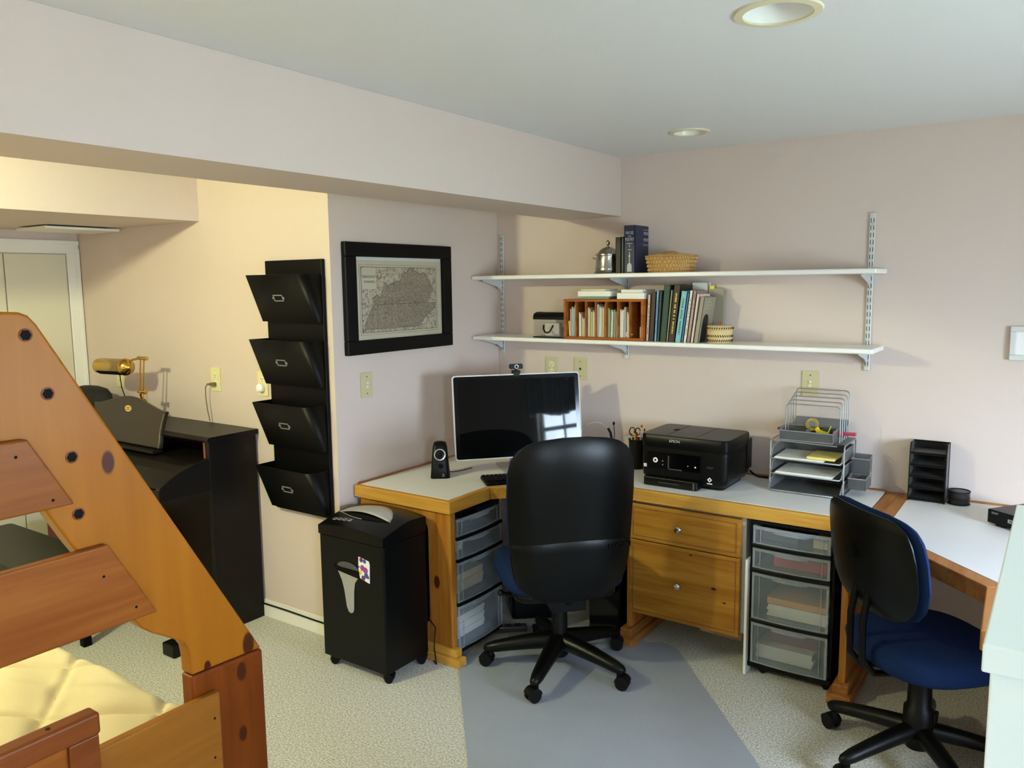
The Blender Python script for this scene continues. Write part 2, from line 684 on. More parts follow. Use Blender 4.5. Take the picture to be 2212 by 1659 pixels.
def ceiling():
    g = G()
    xs = sorted([-2.4, RX + 0.2] + [v for (x, y, r) in LIGHTS for v in (x - 0.13, x + 0.13)])
    ys = sorted([RY - 0.2, 0.15] + [v for (x, y, r) in LIGHTS for v in (y - 0.13, y + 0.13)])
    for i in range(len(xs) - 1):
        for j in range(len(ys) - 1):
            cx, cy = (xs[i] + xs[i + 1]) / 2, (ys[j] + ys[j + 1]) / 2
            hit = [l for l in LIGHTS if abs(l[0] - cx) < 0.01 and abs(l[1] - cy) < 0.01]
            if not hit:
                g._add([(xs[i], ys[j], CZ), (xs[i + 1], ys[j], CZ), (xs[i + 1], ys[j + 1], CZ), (xs[i], ys[j + 1], CZ)], [(0, 3, 2, 1)])
            else:
                lx, ly, r = hit[0]
                n = 32
                inner = [(lx + (r - .015) * math.cos(2 * PI * k / n), ly + (r - .015) * math.sin(2 * PI * k / n), CZ) for k in range(n)]
                outer = []
                for k in range(n):
                    c, s = math.cos(2 * PI * k / n), math.sin(2 * PI * k / n)
                    q = 0.13 / max(abs(c), abs(s))
                    outer.append((lx + q * c, ly + q * s, CZ))
                g.rings([inner, outer], 0, False, False)
    g.box(-2.4, RY - 0.2, CZ + 0.16, RX + 0.2, 0.15, CZ + 0.2)
    struct('ceiling', g, 'ceiling_paint', 'flat pale grey-white painted ceiling')


ceiling()
g = G().box(-0.12, -1.193, 0, 0, 0, CZ)
struct('wall_left', g, 'wall_paint', 'pink painted wall with the framed map')
struct('wall_alcove', G().box(DX, AY, 0, 0, AY + 0.12, CZ), 'wall_paint', 'alcove wall behind the piano')
struct('wall_closet', G().box(DX - 0.12, RY, 0, DX, AY + .12, CZ), 'wall_paint', 'wall with the closet door')
struct('wall_back', G().box(-0.12, 0, 0, RX + 0.12, 0.12, CZ), 'wall_paint', 'pink painted wall carrying the white shelves')
g = G()
wall_holes(g, 'x', RX, 0.12, RY, 0, 0, CZ, [(-2.45, -1.35, 0.95, 2.05), (-5.05, -4.45, 1.1, 2.1)])
struct('wall_right', g, 'wall_paint', 'pink wall with one window and an added fill-light window')
g = G()
wall_holes(g, 'y', RY - 0.12, 0.12, DX, RX, 0, CZ, [])
struct('wall_rear', g, 'wall_paint', 'plain wall behind the camera')
struct('trim_1', G().box(0.457, RY, 2.066, 0.812, 0, CZ - .0005), 'wall_paint', 'boxed beam hanging below the ceiling')
struct('trim_2', G().box(DX, RY, 2.062, -0.974, AY, CZ - .0005), 'wall_paint', 'lower boxed soffit in the alcove')

# outside ground, only a plain strip past the windows
sheer('pane_glass', (200, 210, 210), 0.02, 0.02, 0.1)


def window(n, axis, face, a0, a1, z0, z1, cols, rows, label):
    """frame with sashes and muntins plus a glass pane; axis x: wall at x=face, outward +x; axis y: outward -y"""
    def bx(g, p, q, r, s, d0, d1, m=0):
        if axis == 'x':
            g.box(face + d0, p, r, face + d1, q, s, m)
        else:
            g.box(p, face - d1, r, q, face - d0, s, m)
    g = G()
    w = 0.07
    bx(g, a0 - w, a1 + w, z1, z1 + w, -0.018, 0)
    bx(g, a0 - w - .02, a1 + w + .02, z0 - 0.03, z0, -0.05, 0)
    bx(g, a0 - w, a0, z0, z1, -0.018, 0)
    bx(g, a1, a1 + w, z0, z1, -0.018, 0)
    root = struct('window_%d' % n, g, 'trim_paint', label)
    g = G()
    s = 0.035
    for (p, q, r, t) in ((a0, a1, z0, z0 + s), (a0, a1, z1 - s, z1), (a0, a0 + s, z0 + s, z1 - s), (a1 - s, a1, z0 + s, z1 - s), (a0 + s, a1 - s, (z0 + z1) / 2 - .02, (z0 + z1) / 2 + .02)):
        bx(g, p, q, r, t, 0.05, 0.09)
    for k in range(1, cols):
        c = a0 + (a1 - a0) * k / cols
        bx(g, c - .009, c + .009, z0 + s, z1 - s, 0.055, 0.08)
    for k in range(1, rows):
        c = z0 + (z1 - z0) * k / rows
        bx(g, a0 + s, a1 - s, c - .009, c + .009, 0.055, 0.08)
    put('sash', g, 'trim_paint', root)
    g = G()
    bx(g, a0 + .01, a1 - .01, z0 + .01, z1 - .01, 0.066, 0.069)
    put('pane', g, 'pane_glass', root)
    return root


window(1, 'x', RX, -2.45, -1.35, 0.95, 2.05, 4, 4, 'white window right of the side desk')
window(2, 'x', RX, -5.05, -4.45, 1.1, 2.1, 2, 4, 'added white fill-light window in the right wall, out of view')  # added opening, never in view, sized and placed to balance the fill daylight

# closet door: two narrow leaves in a casing
g = G()
cas = [(-1.392, -1.317), ]
g.box(DX, -1.392, 0, DX + 0.02, -1.318, 1.93)
g.box(DX + 0.02, -1.34, 0, DX + 0.028, -1.318, 1.96)
g.box(DX, -2.20, 1.93, DX + 0.02, -1.318, 2.008)
g.box(DX + 0.02, -2.20, 1.985, DX + 0.028, -1.318, 2.008)
g.box(DX, -2.20, 0, DX + 0.02, -2.12, 1.93)
struct('trim_3', g, 'trim_paint', 'white casing around the closet door', bevel=0.003)
g = G().box(DX + .001, -1.741, 0.01, DX + 0.014, -1.397, 1.924).box(DX + .001, -2.115, 0.01, DX + 0.014, -1.748, 1.924)
struct('door_1', g, 'door_paint', 'flat white closet door in two narrow leaves', bevel=0.002)

# baseboards
def baseboard(name, pts, label):
    """pts: list of (x0,y0,x1,y1,nx,ny) runs; profile steps outward along the normal"""
    g = G()
    for (x0, y0, x1, y1, nx, ny) in pts:
        for (z0, z1, t) in ((0, 0.062, 0.014), (0.062, 0.078, 0.010), (0.078, 0.09, 0.005)):
            g.box(min(x0, x1) + min(0, nx * t), min(y0, y1) + min(0, ny * t), z0, max(x0, x1) + max(0, nx * t), max(y0, y1) + max(0, ny * t), z1)
    struct(name, g, 'trim_paint', label, bevel=0.002)


baseboard('baseboard_alcove', [(DX + 0.015, AY, 0.0, AY, 0, -1)], 'white moulded baseboard along the alcove wall')
baseboard('baseboard_left', [(0, AY, 0, 0, 1, 0)], 'white baseboard under the map wall')
baseboard('baseboard_back', [(0.015, 0, RX - 0.015, 0, 0, -1)], 'white baseboard under the shelf wall')
baseboard('baseboard_right', [(RX, RY, RX, 0, -1, 0)], 'white baseboard under the windows')

cbl = G().tube([(-0.62, AY - 0.02, 0.072), (-0.4, AY - .02, 0.074), (-0.2, AY - .02, 0.071), (0.01, AY - .021, 0.073)], 0.004, 6)
tag(put('cable', cbl, 'black_rubber', smooth=60), 'thin black cable running along the top of the white baseboard', 'cable')

# recessed downlights
for i, (lx, ly, r) in enumerate(LIGHTS):
    t = thing('recessed_light', ['large unlit recessed downlight near the top edge of the photo', 'unlit recessed downlight above the bookshelves, by the wall'][i],
              'ceiling light', (lx, ly, CZ), 0, None)
    k = r / 0.106
    put('trim_ring', G().lathe([(0.084 * k, 0.002), (0.084 * k, -0.006), (0.104 * k, -0.005), (0.106 * k, 0.0), (0.094 * k, .002)], (0, 0, 0), 48, caps=False), 'paper_cream', t, smooth=40)
    g = G()
    g.rings([[(rr * k * math.cos(a * PI / 24), rr * k * math.sin(a * PI / 24), z) for a in range(48)] for (rr, z) in ((0.086, -0.006), (0.080, 0.01), (0.073, 0.05), (0.062, 0.09))], 0, False, False)
    put('reflector', g, 'white_plastic', t, smooth=60)
    put('bulb', G().lathe([(0.062 * k, 0.09), (0.056 * k, 0.082), (0.03 * k, 0.072), (0.001, 0.068)], (0, 0, 0), 32), 'paper_grey', t, smooth=60)

# ceiling vent under the alcove soffit
t = thing('ceiling_vent', 'white flat vent cover under the alcove soffit', 'vent', (-1.85, -1.50, 2.062))
put('cover', G().box(-0.16, -0.25, -0.022, 0.16, 0.16, -0.008), 'trim_paint', t, bevel=0.002)
put('collar', G().box(-0.12, -0.20, -0.008, 0.12, 0.11, 0.0), 'slot_dark', t)

# ================================================================== WORKTOPS
def edged_top(root, outer, inner, z0, z1, mats, inner_mats):
    """mitred wooden edge bands between matching outer/inner outline points"""
    for i in range(len(outer) - 1):
        q = [outer[i], outer[i + 1], inner[i + 1], inner[i]]
        put('edge_band', G().prism(q, 'z', z0, z1), mats[i], root, bevel=0.004, seg=3)


cw = thing('corner_worktop', 'grey laminate corner worktop with pine edging under the shelves', 'desk', (0, 0, 0))
O1 = [(0.004, -1.221), (0.60, -1.221), (0.60, -0.915), (0.94, -0.574), (2.165, -0.574)]
I1 = [(0.004, -1.191), (0.57, -1.191), (0.57, -0.903), (0.928, -0.544), (2.165, -0.544)]
edged_top(cw, O1, I1, 0.704, 0.762, ['pine_edge', 'pine_edge_y', 'pine_edge', 'pine_edge'], None)
put('laminate_top', G().prism([(0.022, -0.022)] + [(0.022, -1.191)] + I1[1:] + [(2.165, -0.022)], 'z', 0.72, 0.7625), 'laminate', cw)
put('back_strip', G().prism([(0.002, -0.002), (0.002, -1.19), (0.022, -1.19), (0.022, -0.022), (2.165, -0.022), (2.165, -0.002)], 'z', 0.72, 0.768), 'pine_border', cw, bevel=0.002)

rw = thing('side_worktop', 'grey laminate worktop with angled front and broad wooden border, right side', 'desk', (0, 0, 0))
DE = 3.30
O2 = [(2.168, -0.002), (2.168, -0.612), (2.64, -1.085), (2.654, -1.457), (DE, -1.457)]
I2 = [(2.268, -0.002), (2.268, -0.632), (2.703, -1.062), (2.716, -1.395), (DE, -1.395)]
edged_top(rw, O2, I2, 0.704, 0.762, ['pine_border'] * 4, None)
put('laminate_top', G().prism([(2.268, -0.022)] + I2[1:] + [(DE, -0.022)], 'z', 0.72, 0.7625), 'laminate', rw)
put('back_strip', G().box(2.268, -0.022, 0.72, DE, -0.002, 0.768), 'pine_border', rw, bevel=0.002)

put('end_support', G().box(DE - .03, -1.40, 0, DE - .004, -0.03, 0.704), 'pine_edge_z', rw, bevel=0.002)

# left end panel with the big rounded cut-out
ep = thing('desk_end_panel', 'pine desk end panel with rounded opening, behind the shredder', 'desk panel', (0, 0, 0))


def arc(cx, cz, r, a0, a1, n=6):
    return [(cx + r * math.cos(math.radians(a0 + (a1 - a0) * k / n)), cz + r * math.sin(math.radians(a0 + (a1 - a0) * k / n))) for k in range(n + 1)]


right = [(0.585, 0.0), (0.585, 0.704), (0.30, 0.704), (0.30, 0.655)] + arc(0.405, 0.605, 0.05, 90, 0) + arc(0.405, 0.20, 0.05, 0, -90) + [(0.30, 0.15), (0.30, 0.0)]
left = [(0.03, 0.0), (0.30, 0.0), (0.30, 0.15)] + arc(0.17, 0.20, 0.05, 270, 180) + arc(0.17, 0.605, 0.05, 180, 90) + [(0.30, 0.655), (0.30, 0.704), (0.03, 0.704)]
g = G().prism(right, 'y', -1.203, -1.178).prism(left, 'y', -1.203, -1.178)
put('panel', g, 'pine_edge_z', ep)
put('edge_trim', G().box(0.574, -1.207, 0.075, 0.590, -1.172, 0.704), 'pine_edge_z', ep, bevel=0.002)
put('foot', G().box(0.03, -1.235, 0, 0.645, -1.177, 0.04).box(0.03, -1.222, 0.04, 0.62, -1.177, 0.075), 'pine_edge', ep, bevel=0.005)

# right support panel
sp = thing('desk_support_panel', 'pine support panel with stepped foot, behind the blue chair', 'desk panel', (0, 0, 0))
put('panel', G().box(2.112, -0.585, 0.075, 2.140, -0.05, 0.704), 'pine_edge_z', sp, bevel=0.002)
put('foot', G().box(2.078, -0.635, 0, 2.172, -0.05, 0.045).box(2.095, -0.61, 0.045, 2.157, -0.05, 0.08), 'pine_border', sp, bevel=0.004)

# drawer cabinet
dc = thing('drawer_cabinet', 'pine two-drawer cabinet hung under the worktop', 'cabinet', (0, 0, 0))
put('body', G().box(1.170, -0.530, 0.165, 1.700, -0.06, 0.700), 'paper_grey', dc)
put('side_panel', G().box(1.140, -0.560, 0.08, 1.168, -0.05, 0.704), 'pine_edge_z', dc, bevel=0.002)
put('foot', G().box(1.108, -0.622, 0, 1.198, -0.05, 0.042).box(1.124, -0.60, 0.042, 1.182, -0.05, 0.08), 'pine_border', dc, bevel=0.004)
for (z0, z1, kz) in ((0.520, 0.690, 0.602), (0.157, 0.515, 0.335)):
    g = G().box(1.155, -0.566, z0, 1.686, -0.532, z1)
    d = put('drawer', g, 'pine_drawer', dc, bevel=0.003)
    g = G().frame(1.172, z0 + .017, 1.669, z1 - .017, 0.003, -0.5675, -0.5655)
    put('bead', g, 'oak_dark', d)
    put('knob', G().lathe([(0.007, 0.0), (0.006, -0.012), (0.016, -0.018), (0.0165, -0.024), (0.012, -0.030), (0.001, -0.031)], (1.404, -0.566, kz), 24, axis='y'), 'nickel', d, smooth=40)


# ================================================================== DRAWER TOWERS
def caster(g, c, ang=0.0, r=0.026, m=0):
    """twin-wheel furniture caster standing on the floor plane z=c[2]"""
    mx = Matrix.Translation(c) @ Matrix.Rotation(ang, 4, 'Z')
    def T(p):
        return mx @ Vector(p)
    for s in (-1, 1):
        y0, y1 = s * 0.006, s * 0.022
        g.cyl(T((0.012, y0, r)), T((0.012, y1, r)), r, seg=22, m=m)
        g.cyl(T((0.012, y1, r)), T((0.012, y1 + s * .002, r)), r * 0.8, seg=22, m=m)
    hood = []
    for k in range(7):
        a = math.radians(20 + 150 * k / 6)
        hood.append((0.012 + (r + .004) * math.cos(a), r + (r + .004) * math.sin(a)))
    hood += [(0.012 - r * .6, r), (0.012 + r * .6, r)]
    v0 = [T((p[0], -0.0245, p[1])) for p in hood]
    v1 = [T((p[0], 0.0245, p[1])) for p in hood]
    g.rings([v0, v1], m)
    g.cyl(T((-0.004, 0, r)), T((-0.004, 0, 2 * r + 0.018)), 0.011, seg=14, m=m)
    return g


def tower(label, loc, rotz, W, D, fronts, casters, ztop):
    t = thing('drawer_tower', label, 'storage drawers', loc, rotz, None)
    zb = fronts[-1][0]
    g = G()
    g.box(-W / 2 - .012, -0.004, ztop - .012, W / 2 + .012, D, ztop)            # top plate
    g.box(-W / 2 - .012, -0.006, zb - 0.028, W / 2 + .012, D, zb - 0.006)      # bottom tray
    for s in (-1, 1):
        x = s * (W / 2 + .006)
        g.box(x - .006, 0.03, zb - 0.02, x + .006, D, ztop - .01)
        g.box(x - .006, 0.004, zb - 0.02, x + .006, 0.03, ztop - .01)
    for i in range(len(fronts) - 1):
        za, zc = fronts[i][0], fronts[i + 1][1]
        n = 10
        poly = [(-W / 2 + W * k / n, -0.022 - 0.010 * math.sin(PI * k / n)) for k in range(n + 1)] + [(W / 2, 0.03), (-W / 2, 0.03)]
        g.prism(poly, 'z', zc + .001, za - .001)
        g.box(-W / 2, 0.03, (za + zc) / 2 - .003, W / 2, D, (za + zc) / 2 + .003)
    g.box(-W / 2, D - .004, zb, W / 2, D, ztop)
    put('frame', g, 'black_plastic', t, bevel=0.002)
    for (z0, z1) in fronts:
        g = G()
        w = W / 2 - .003
        n = 10
        # bowed front panel, sides, floor and rear of the bin
        fr = [(-w + 2 * w * k / n, -0.012 - 0.010 * math.sin(PI * k / n)) for k in range(n + 1)]
        g.prism(fr + [(w, -0.009), ] + [(p[0], p[1] + 0.003) for p in fr[::-1]] , 'z', z0, z1, 0)
        g.box(-w, -0.010, z0, -w + .003, D - .03, z1, 0)
        g.box(w - .003, -0.010, z0, w, D - .03, z1, 0)
        g.box(-w, -0.010, z0, w, D - .03, z0 + .003, 0)
        g.box(-w, D - .033, z0, w, D - .03, z1, 0)
        d = put('drawer', g, 'frosted', t)
        # rim, vertical ribs and pull lip
        g = G()
        for (a, b, c0, c1) in ((0, n, z1 - .014, z1), (0, n, z0, z0 + .006)):
            g.prism([(p[0], p[1] - .004) for p in fr[a:b + 1]] + [(p[0], p[1]) for p in fr[a:b + 1][::-1]], 'z', c0, c1)
        for x in (-w + .001, w - .010, -w * 0.80, w * 0.80):
            yy = -0.016 - 0.010 * math.sin(PI * (x + w) / (2 * w))
            g.box(x, yy, z0 + .006, x + (.009 if abs(x) > w * .85 else .003), yy + .004, z1 - .014)
        g.prism([(p[0] * .45, p[1] - .006) for p in fr] + [(p[0] * .45, p[1]) for p in fr[::-1]], 'z', z1 - .024, z1 - .014)
        put('rim', g, 'frosted_edge', d)
    if casters:
        for (sx, sy) in ((-1, 0.04), (1, 0.04), (-1, D - .05), (1, D - .05)):
            put('caster', caster(G(), (sx * (W / 2 - .03), sy, -loc[2]), 0.4, 0.016), 'black_rubber', t, smooth=40)
    return t


FR = [(0.598, 0.676), (0.490, 0.580), (0.262, 0.470), (0.062, 0.246)]
tower('black four-drawer tower on casters between pine cabinet and blue chair', (1.900, -0.548, 0), 0, 0.326, 0.38, FR, True, 0.694)
FL = [(0.583, 0.664), (0.478, 0.565), (0.272, 0.462), (0.050, 0.255)]
tower('black four-drawer tower tucked against the left desk end panel', (0.572, -0.988, 0), PI / 2, 0.350, 0.36, FL, False, 0.690)
# two small feet strips under the left tower
# contents that show through the fronts
def slab(name, label, cat, loc, sx, sy, sz, m, rot=0.0, group=None, bevel=0.002, layers=1):
    g = G()
    for k in range(layers):
        o = 0.003 * ((k * 7) % 3 - 1)
        g.box(-sx / 2 + o, -sy / 2, sz * k / layers, sx / 2 + o, sy / 2, sz * (k + .94) / layers)
    o = put(name, g, m, None, bevel=bevel if layers == 1 else 0)
    o.location = loc
    o.rotation_euler = (0, 0, rot)
    return tag(o, label, cat, group)


slab('paper_stack', 'stack of white papers in the third drawer of the tower beside the cabinet', 'papers', (1.92, -0.40, 0.267), 0.25, 0.22, 0.052, 'paper', layers=6)
slab('notepad', 'orange-tan pad of paper on white papers in the right tower', 'notepad', (1.92, -0.40, 0.321), 0.25, 0.22, 0.030, 'orange_card')
slab('storage_pouch', 'red pouch in the second drawer of the tower beside the cabinet', 'pouch', (1.93, -0.42, 0.494), 0.22, 0.18, 0.052, 'red_card')
slab('card_box', 'small white box in the top drawer of the right tower', 'box', (2.01, -0.46, 0.602), 0.06, 0.1, 0.04, 'paper_cream')
slab('pencil_case', 'blue-grey case in the top drawer of the right tower', 'case', (1.84, -0.42, 0.602), 0.15, 0.16, 0.05, 'book_slate')
slab('paper_stack', 'loose grey papers in the bottom drawer of the tower beside the cabinet', 'papers', (1.87, -0.40, 0.067), 0.24, 0.22, 0.06, 'paper_grey', layers=5)
slab('folder', 'maroon folder box in the bottom drawer of the right tower', 'folder', (1.90, -0.36, 0.129), 0.20, 0.2, 0.07, 'maroon_card')
slab('paper_stack', 'tall stack of white papers in the bottom drawer of the left tower', 'papers', (0.42, -1.0, 0.055), 0.2, 0.25, 0.11, 'paper', layers=9)
slab('paper_stack', 'grey papers in the third drawer of the left tower', 'papers', (0.42, -1.0, 0.277), 0.2, 0.24, 0.09, 'paper_tan', layers=5)
slab('paper_stack', 'white papers in the second drawer of the left tower', 'papers', (0.43, -1.09, 0.483), 0.18, 0.10, 0.055, 'paper', layers=4)
slab('index_cards', 'grey cards in the top drawer of the left tower', 'cards', (0.43, -0.96, 0.588), 0.18, 0.14, 0.04, 'book_slate', layers=2)

# flat white board leaning between cabinet and right tower
o = put('flat_box', G().box(-0.006, -0.02, 0, 0.006, 0.40, 0.52), 'white_plastic', None, bevel=0.002)
o.location = (1.719, -0.555, 0.0)
tag(o, 'thin white board standing between the pine cabinet and right drawer tower', 'board')

# ================================================================== SHELVES
def standard(label, x, z0, z1):
    t = thing('shelf_standard', label, 'shelf rail', (x, 0, z0), 0, 'slotted shelf rails on the back wall')
    h = z1 - z0
    g = G().box(-0.0125, -0.012, 0, 0.0125, -0.0005, h)
    put('rail', g, 'bracket_white', t, bevel=0.003)
    g = G()
    z = 0.02
    k = 0
    while z < h - 0.02:
        for s in (-1, 1):
            g.box(s * 0.0058 - .0014, -0.0126, z, s * 0.0058 + .0014, -0.0118, z + 0.020)
        z += 0.032
    put('slots', g, 'slot_dark', t)
    g = G()
    for f in (0.06, 0.56, 0.93):
        g.lathe([(0.004, -0.012), (0.004, -0.0135), (0.001, -0.0145)], (0, 0, h * f), 12, axis='y')
    put('screws', g, 'nickel', t)
    return t


standard('white slotted shelf rail at the left corner of the back wall', 0.04, 1.31, 2.004)
standard('white slotted shelf rail hidden behind the books, middle of shelves', 0.855, 1.31, 2.004)
standard('white slotted shelf rail at the right end of the shelves', 2.060, 1.308, 2.013)
for (zt, lab, row) in ((1.764, 'upper', 'top'), (1.425, 'lower', 'bottom')):
    o = put('wall_shelf', G().box(0.006, -0.262, zt - 0.0215, 2.130, -0.0125, zt), 'shelf_white', None, bevel=0.006, seg=3)
    tag(o, ('long white upper wall shelf holding the teapot and wicker basket' if row == 'top' else 'long white lower wall shelf holding the wooden cubby and books'), 'shelf')
    for (bx_, w) in ((0.04, 'left end'), (0.855, 'middle'), (2.060, 'right end')):
        g = G().prism([(-0.0125, zt - 0.022), (-0.20, zt - 0.022), (-0.20, zt - 0.030), (-0.06, zt - 0.062), (-0.0125, zt - 0.088)], 'x', -0.0015, 0.0015)
        g.box(-0.006, -0.20, zt - 0.0235, 0.006, -0.0125, zt - 0.0216)
        o = put('shelf_bracket', g, 'bracket_white')
        o.location = (bx_, 0, 0)
        tag(o, 'white steel bracket under the %s shelf, %s' % (lab, w), 'bracket', 'white steel shelf brackets')


# ================================================================== WALL PLATES
def plate(label, loc, rotz, kind, m='plate_almond'):
    t = thing('outlet_plate' if kind in ('outlet', 'plug', 'freshener') else ('light_switch' if kind == 'switch' else 'phone_plate'), label, 'wall plate', loc, rotz)
    w, h = 0.039, 0.0625
    put('cover', G().prism(rrect(-w, -h, w, h, 0.004), 'y', -0.006, -0.0005), m, t, bevel=0.002)
    if kind in ('outlet', 'plug', 'freshener'):
        for s in (-1, 1):
            g = G().lathe([(0.018, -0.006), (0.0175, -0.0075), (0.001, -0.0076)], (0, 0, s * 0.021), 24, axis='y')
            put('receptacle', g, 'plate_detail', t, smooth=40)
            g = G().box(-0.008, -0.0085, s * .021 - .002, -0.006, -0.0075, s * .021 + .007).box(0.005, -0.0085, s * .021 - .002, 0.007, -0.0075, s * .021 + .006)
            g.lathe([(0.0028, -0.0075), (0.0028, -0.0085)], (0, 0, s * .021 - .009), 10, axis='y')
            put('slots', g, 'slot_dark', t)
    elif kind == 'phone':
        put('jack', G().box(-0.006, -0.0075, -0.007, 0.006, -0.006, 0.006), 'slot_dark', t)
        put('screws', G().lathe([(0.003, -0.006), (0.003, -0.0075)], (0, 0, 0.041), 10, axis='y').lathe([(0.003, -0.006), (0.003, -0.0075)], (0, 0, -0.041), 10, axis='y'), 'slot_dark', t)
    elif kind == 'switch':
        put('toggle', G().box(-0.004, -0.013, -0.002, 0.004, -0.006, 0.012), 'plate_detail', t, bevel=0.001)
        put('screws', G().lathe([(0.003, -0.006), (0.003, -0.0075)], (0, 0, 0.03), 10, axis='y').lathe([(0.003, -0.006), (0.003, -0.0075)], (0, 0, -0.03), 10, axis='y'), 'slot_dark', t)
    elif kind == 'coax':
        put('sockets', G().lathe([(0.006, -0.006), (0.006, -0.012), (0.003, -0.013)], (0, 0, 0.010), 12, axis='y').box(-0.006, -0.009, -0.014, 0.006, -0.006, -0.003), 'plate_detail', t)
        put('screws', G().lathe([(0.003, -0.006), (0.003, -0.0075)], (0, 0, 0.041), 10, axis='y').lathe([(0.003, -0.006), (0.003, -0.0075)], (0, 0, -0.041), 10, axis='y'), 'slot_dark', t)
    return t


plate('almond outlet plate on the back wall above the monitor', (0.378, 0, 1.238), 0, 'outlet')
plate('almond phone jack plate on the back wall, right of the outlet', (0.567, 0, 1.241), 0, 'phone')
plate('almond jack plate behind the wire file rack', (1.815, 0, 1.232), 0, 'coax')
plate('almond switch plate below the framed map', (0, -1.110, 1.236), PI / 2, 'coax')
plate('cream outlet plate above the piano with a brown plug in it', (-0.905, AY, 1.232), 0, 'plug', 'plate_cream')
plate('cream outlet plate half behind the black wall file', (-0.518, AY, 1.234), 0, 'freshener', 'plate_cream')
plate('cream outlet plate behind the brass lamp', (-1.840, AY, 1.195), 0, 'outlet', 'plate_cream')

pl = thing('extension_cable', 'brown lamp cord plugged into the cream outlet above the piano', 'cord', (-0.905, AY, 1.21))
put('plug', G().box(-0.012, -0.035, -0.010, 0.012, -0.0088, 0.008).box(-0.030, -0.04, -0.006, -0.006, -0.028, 0.004), 'cord_brown', pl, bevel=0.003)
put('wire', G().tube([(-0.028, -0.034, 0.0), (-0.05, -0.034, -0.02), (-0.058, -0.03, -0.07), (-0.052, -0.028, -0.14), (-0.046, -0.02, -0.205)], 0.0028, 6), 'cord_brown', pl, smooth=60)
o = put('wire_adapter', G().lathe([(0.022, -0.009), (0.022, -0.025), (0.016, -0.032), (0.001, -0.034)], (0, 0, 0), 24, axis='y').box(-0.003, -0.036, -0.004, 0.003, -0.033, 0.010), 'white_plastic', None, smooth=40)
o.name = 'plug_adapter'
o.location = (-0.522, AY, 1.213)
tag(o, 'round white plug adapter in the outlet beside the wall file', 'adapter')

# small framed thermostat cover at the right edge of the photo
t = thing('wall_panel', 'small grey-framed white panel on the back wall at the far right', 'wall panel', (2.70, 0, 1.450))
put('frame', G().frame(-0.093, -0.070, 0.093, 0.070, 0.022, -0.022, -0.0005), 'paper_grey', t, bevel=0.003)
put('face', G().box(-0.071, -0.012, -0.048, 0.071, -0.0005, 0.048), 'white_plastic', t)

# ================================================================== FRAMED MAP
fm = thing('framed_map', 'black-framed antique map of two states on the left wall', 'framed picture', (0.0, -0.854, 1.655), PI / 2)
W2, H2 = 0.391, 0.267
g = G()
for (a, b, c, d) in ((-W2, -H2, W2, -H2 + .068), (-W2, H2 - .068, W2, H2), (-W2, -H2 + .068, -W2 + .072, H2 - .068), (W2 - .072, -H2 + .068, W2, H2 - .068)):
    g.box(a, -0.028, b, c, -0.0005, d)
put('frame', g, 'frame_black', fm, bevel=0.004)
put('mat_board', G().box(-W2 + .07, -0.008, -H2 + .066, W2 - .07, -0.0005, H2 - .066), 'mat_board', fm)
paper = put('map_sheet', G().box(-0.319, -0.0088, -0.199, 0.319, -0.0081, 0.184), 'map_paper', fm)
put('map_field', G().box(-0.275, -0.0093, -0.165, 0.272, -0.0088, 0.150), 'map_print', paper)
# outline of the two shaded states, upper and lower
KY = [(-0.195, -0.030), (-0.198, 0.004), (-0.168, 0.018), (-0.148, 0.002), (-0.135, 0.030), (-0.120, 0.062), (-0.085, 0.060), (-0.045, 0.078), (-0.005, 0.085), (0.010, 0.105), (0.022, 0.126), (0.048, 0.128),
      (0.072, 0.148), (0.092, 0.150), (0.118, 0.130), (0.150, 0.120), (0.178, 0.128), (0.205, 0.112), (0.222, 0.080), (0.255, 0.040), (0.215, -0.002), (0.178, -0.030)]
TN = [(0.272, -0.030), (0.250, -0.068), (0.215, -0.085), (0.180, -0.108), (0.158, -0.128), (0.150, -0.150), (-0.262, -0.150), (-0.255, -0.118), (-0.235, -0.088), (-0.215, -0.052), (-0.195, -0.030)]
put('map_region', G().prism(KY, 'y', -0.0097, -0.0093), 'map_land', paper)
put('map_region', G().prism(TN, 'y', -0.0097, -0.0093), 'map_land', paper)
g = G()
for P in (KY, TN):
    pts = [Vector((p[0], -0.0099, p[1])) for p in P]
    for i in range(len(pts)):
        a, b = pts[i], pts[(i + 1) % len(pts)]
        g.tube([a, b], 0.0009, 4)
g.frame(-0.287, -0.177, 0.284, 0.162, 0.0012, -0.0096, -0.0088)
g.frame(-0.277, -0.167, 0.274, 0.152, 0.0020, -0.0097, -0.0088)
put('map_lines', g, 'map_ink', paper)
put('title_block', G().box(-0.270, -0.0098, 0.045, -0.175, -0.0093, 0.148), 'map_paper', paper)
text('title_lettering', 'KENTUCKY', 0.017, (-0.222, -0.0101, 0.104), (PI / 2, 0, 0), 'map_ink', paper, 0.0003)
text('title_lettering', 'TENNESSEE', 0.015, (-0.222, -0.0101, 0.080), (PI / 2, 0, 0), 'map_ink', paper, 0.0003)
put('glass', G().box(-W2 + .07, -0.013, -H2 + .066, W2 - .07, -0.012, H2 - .066), 'pane_glass', fm)

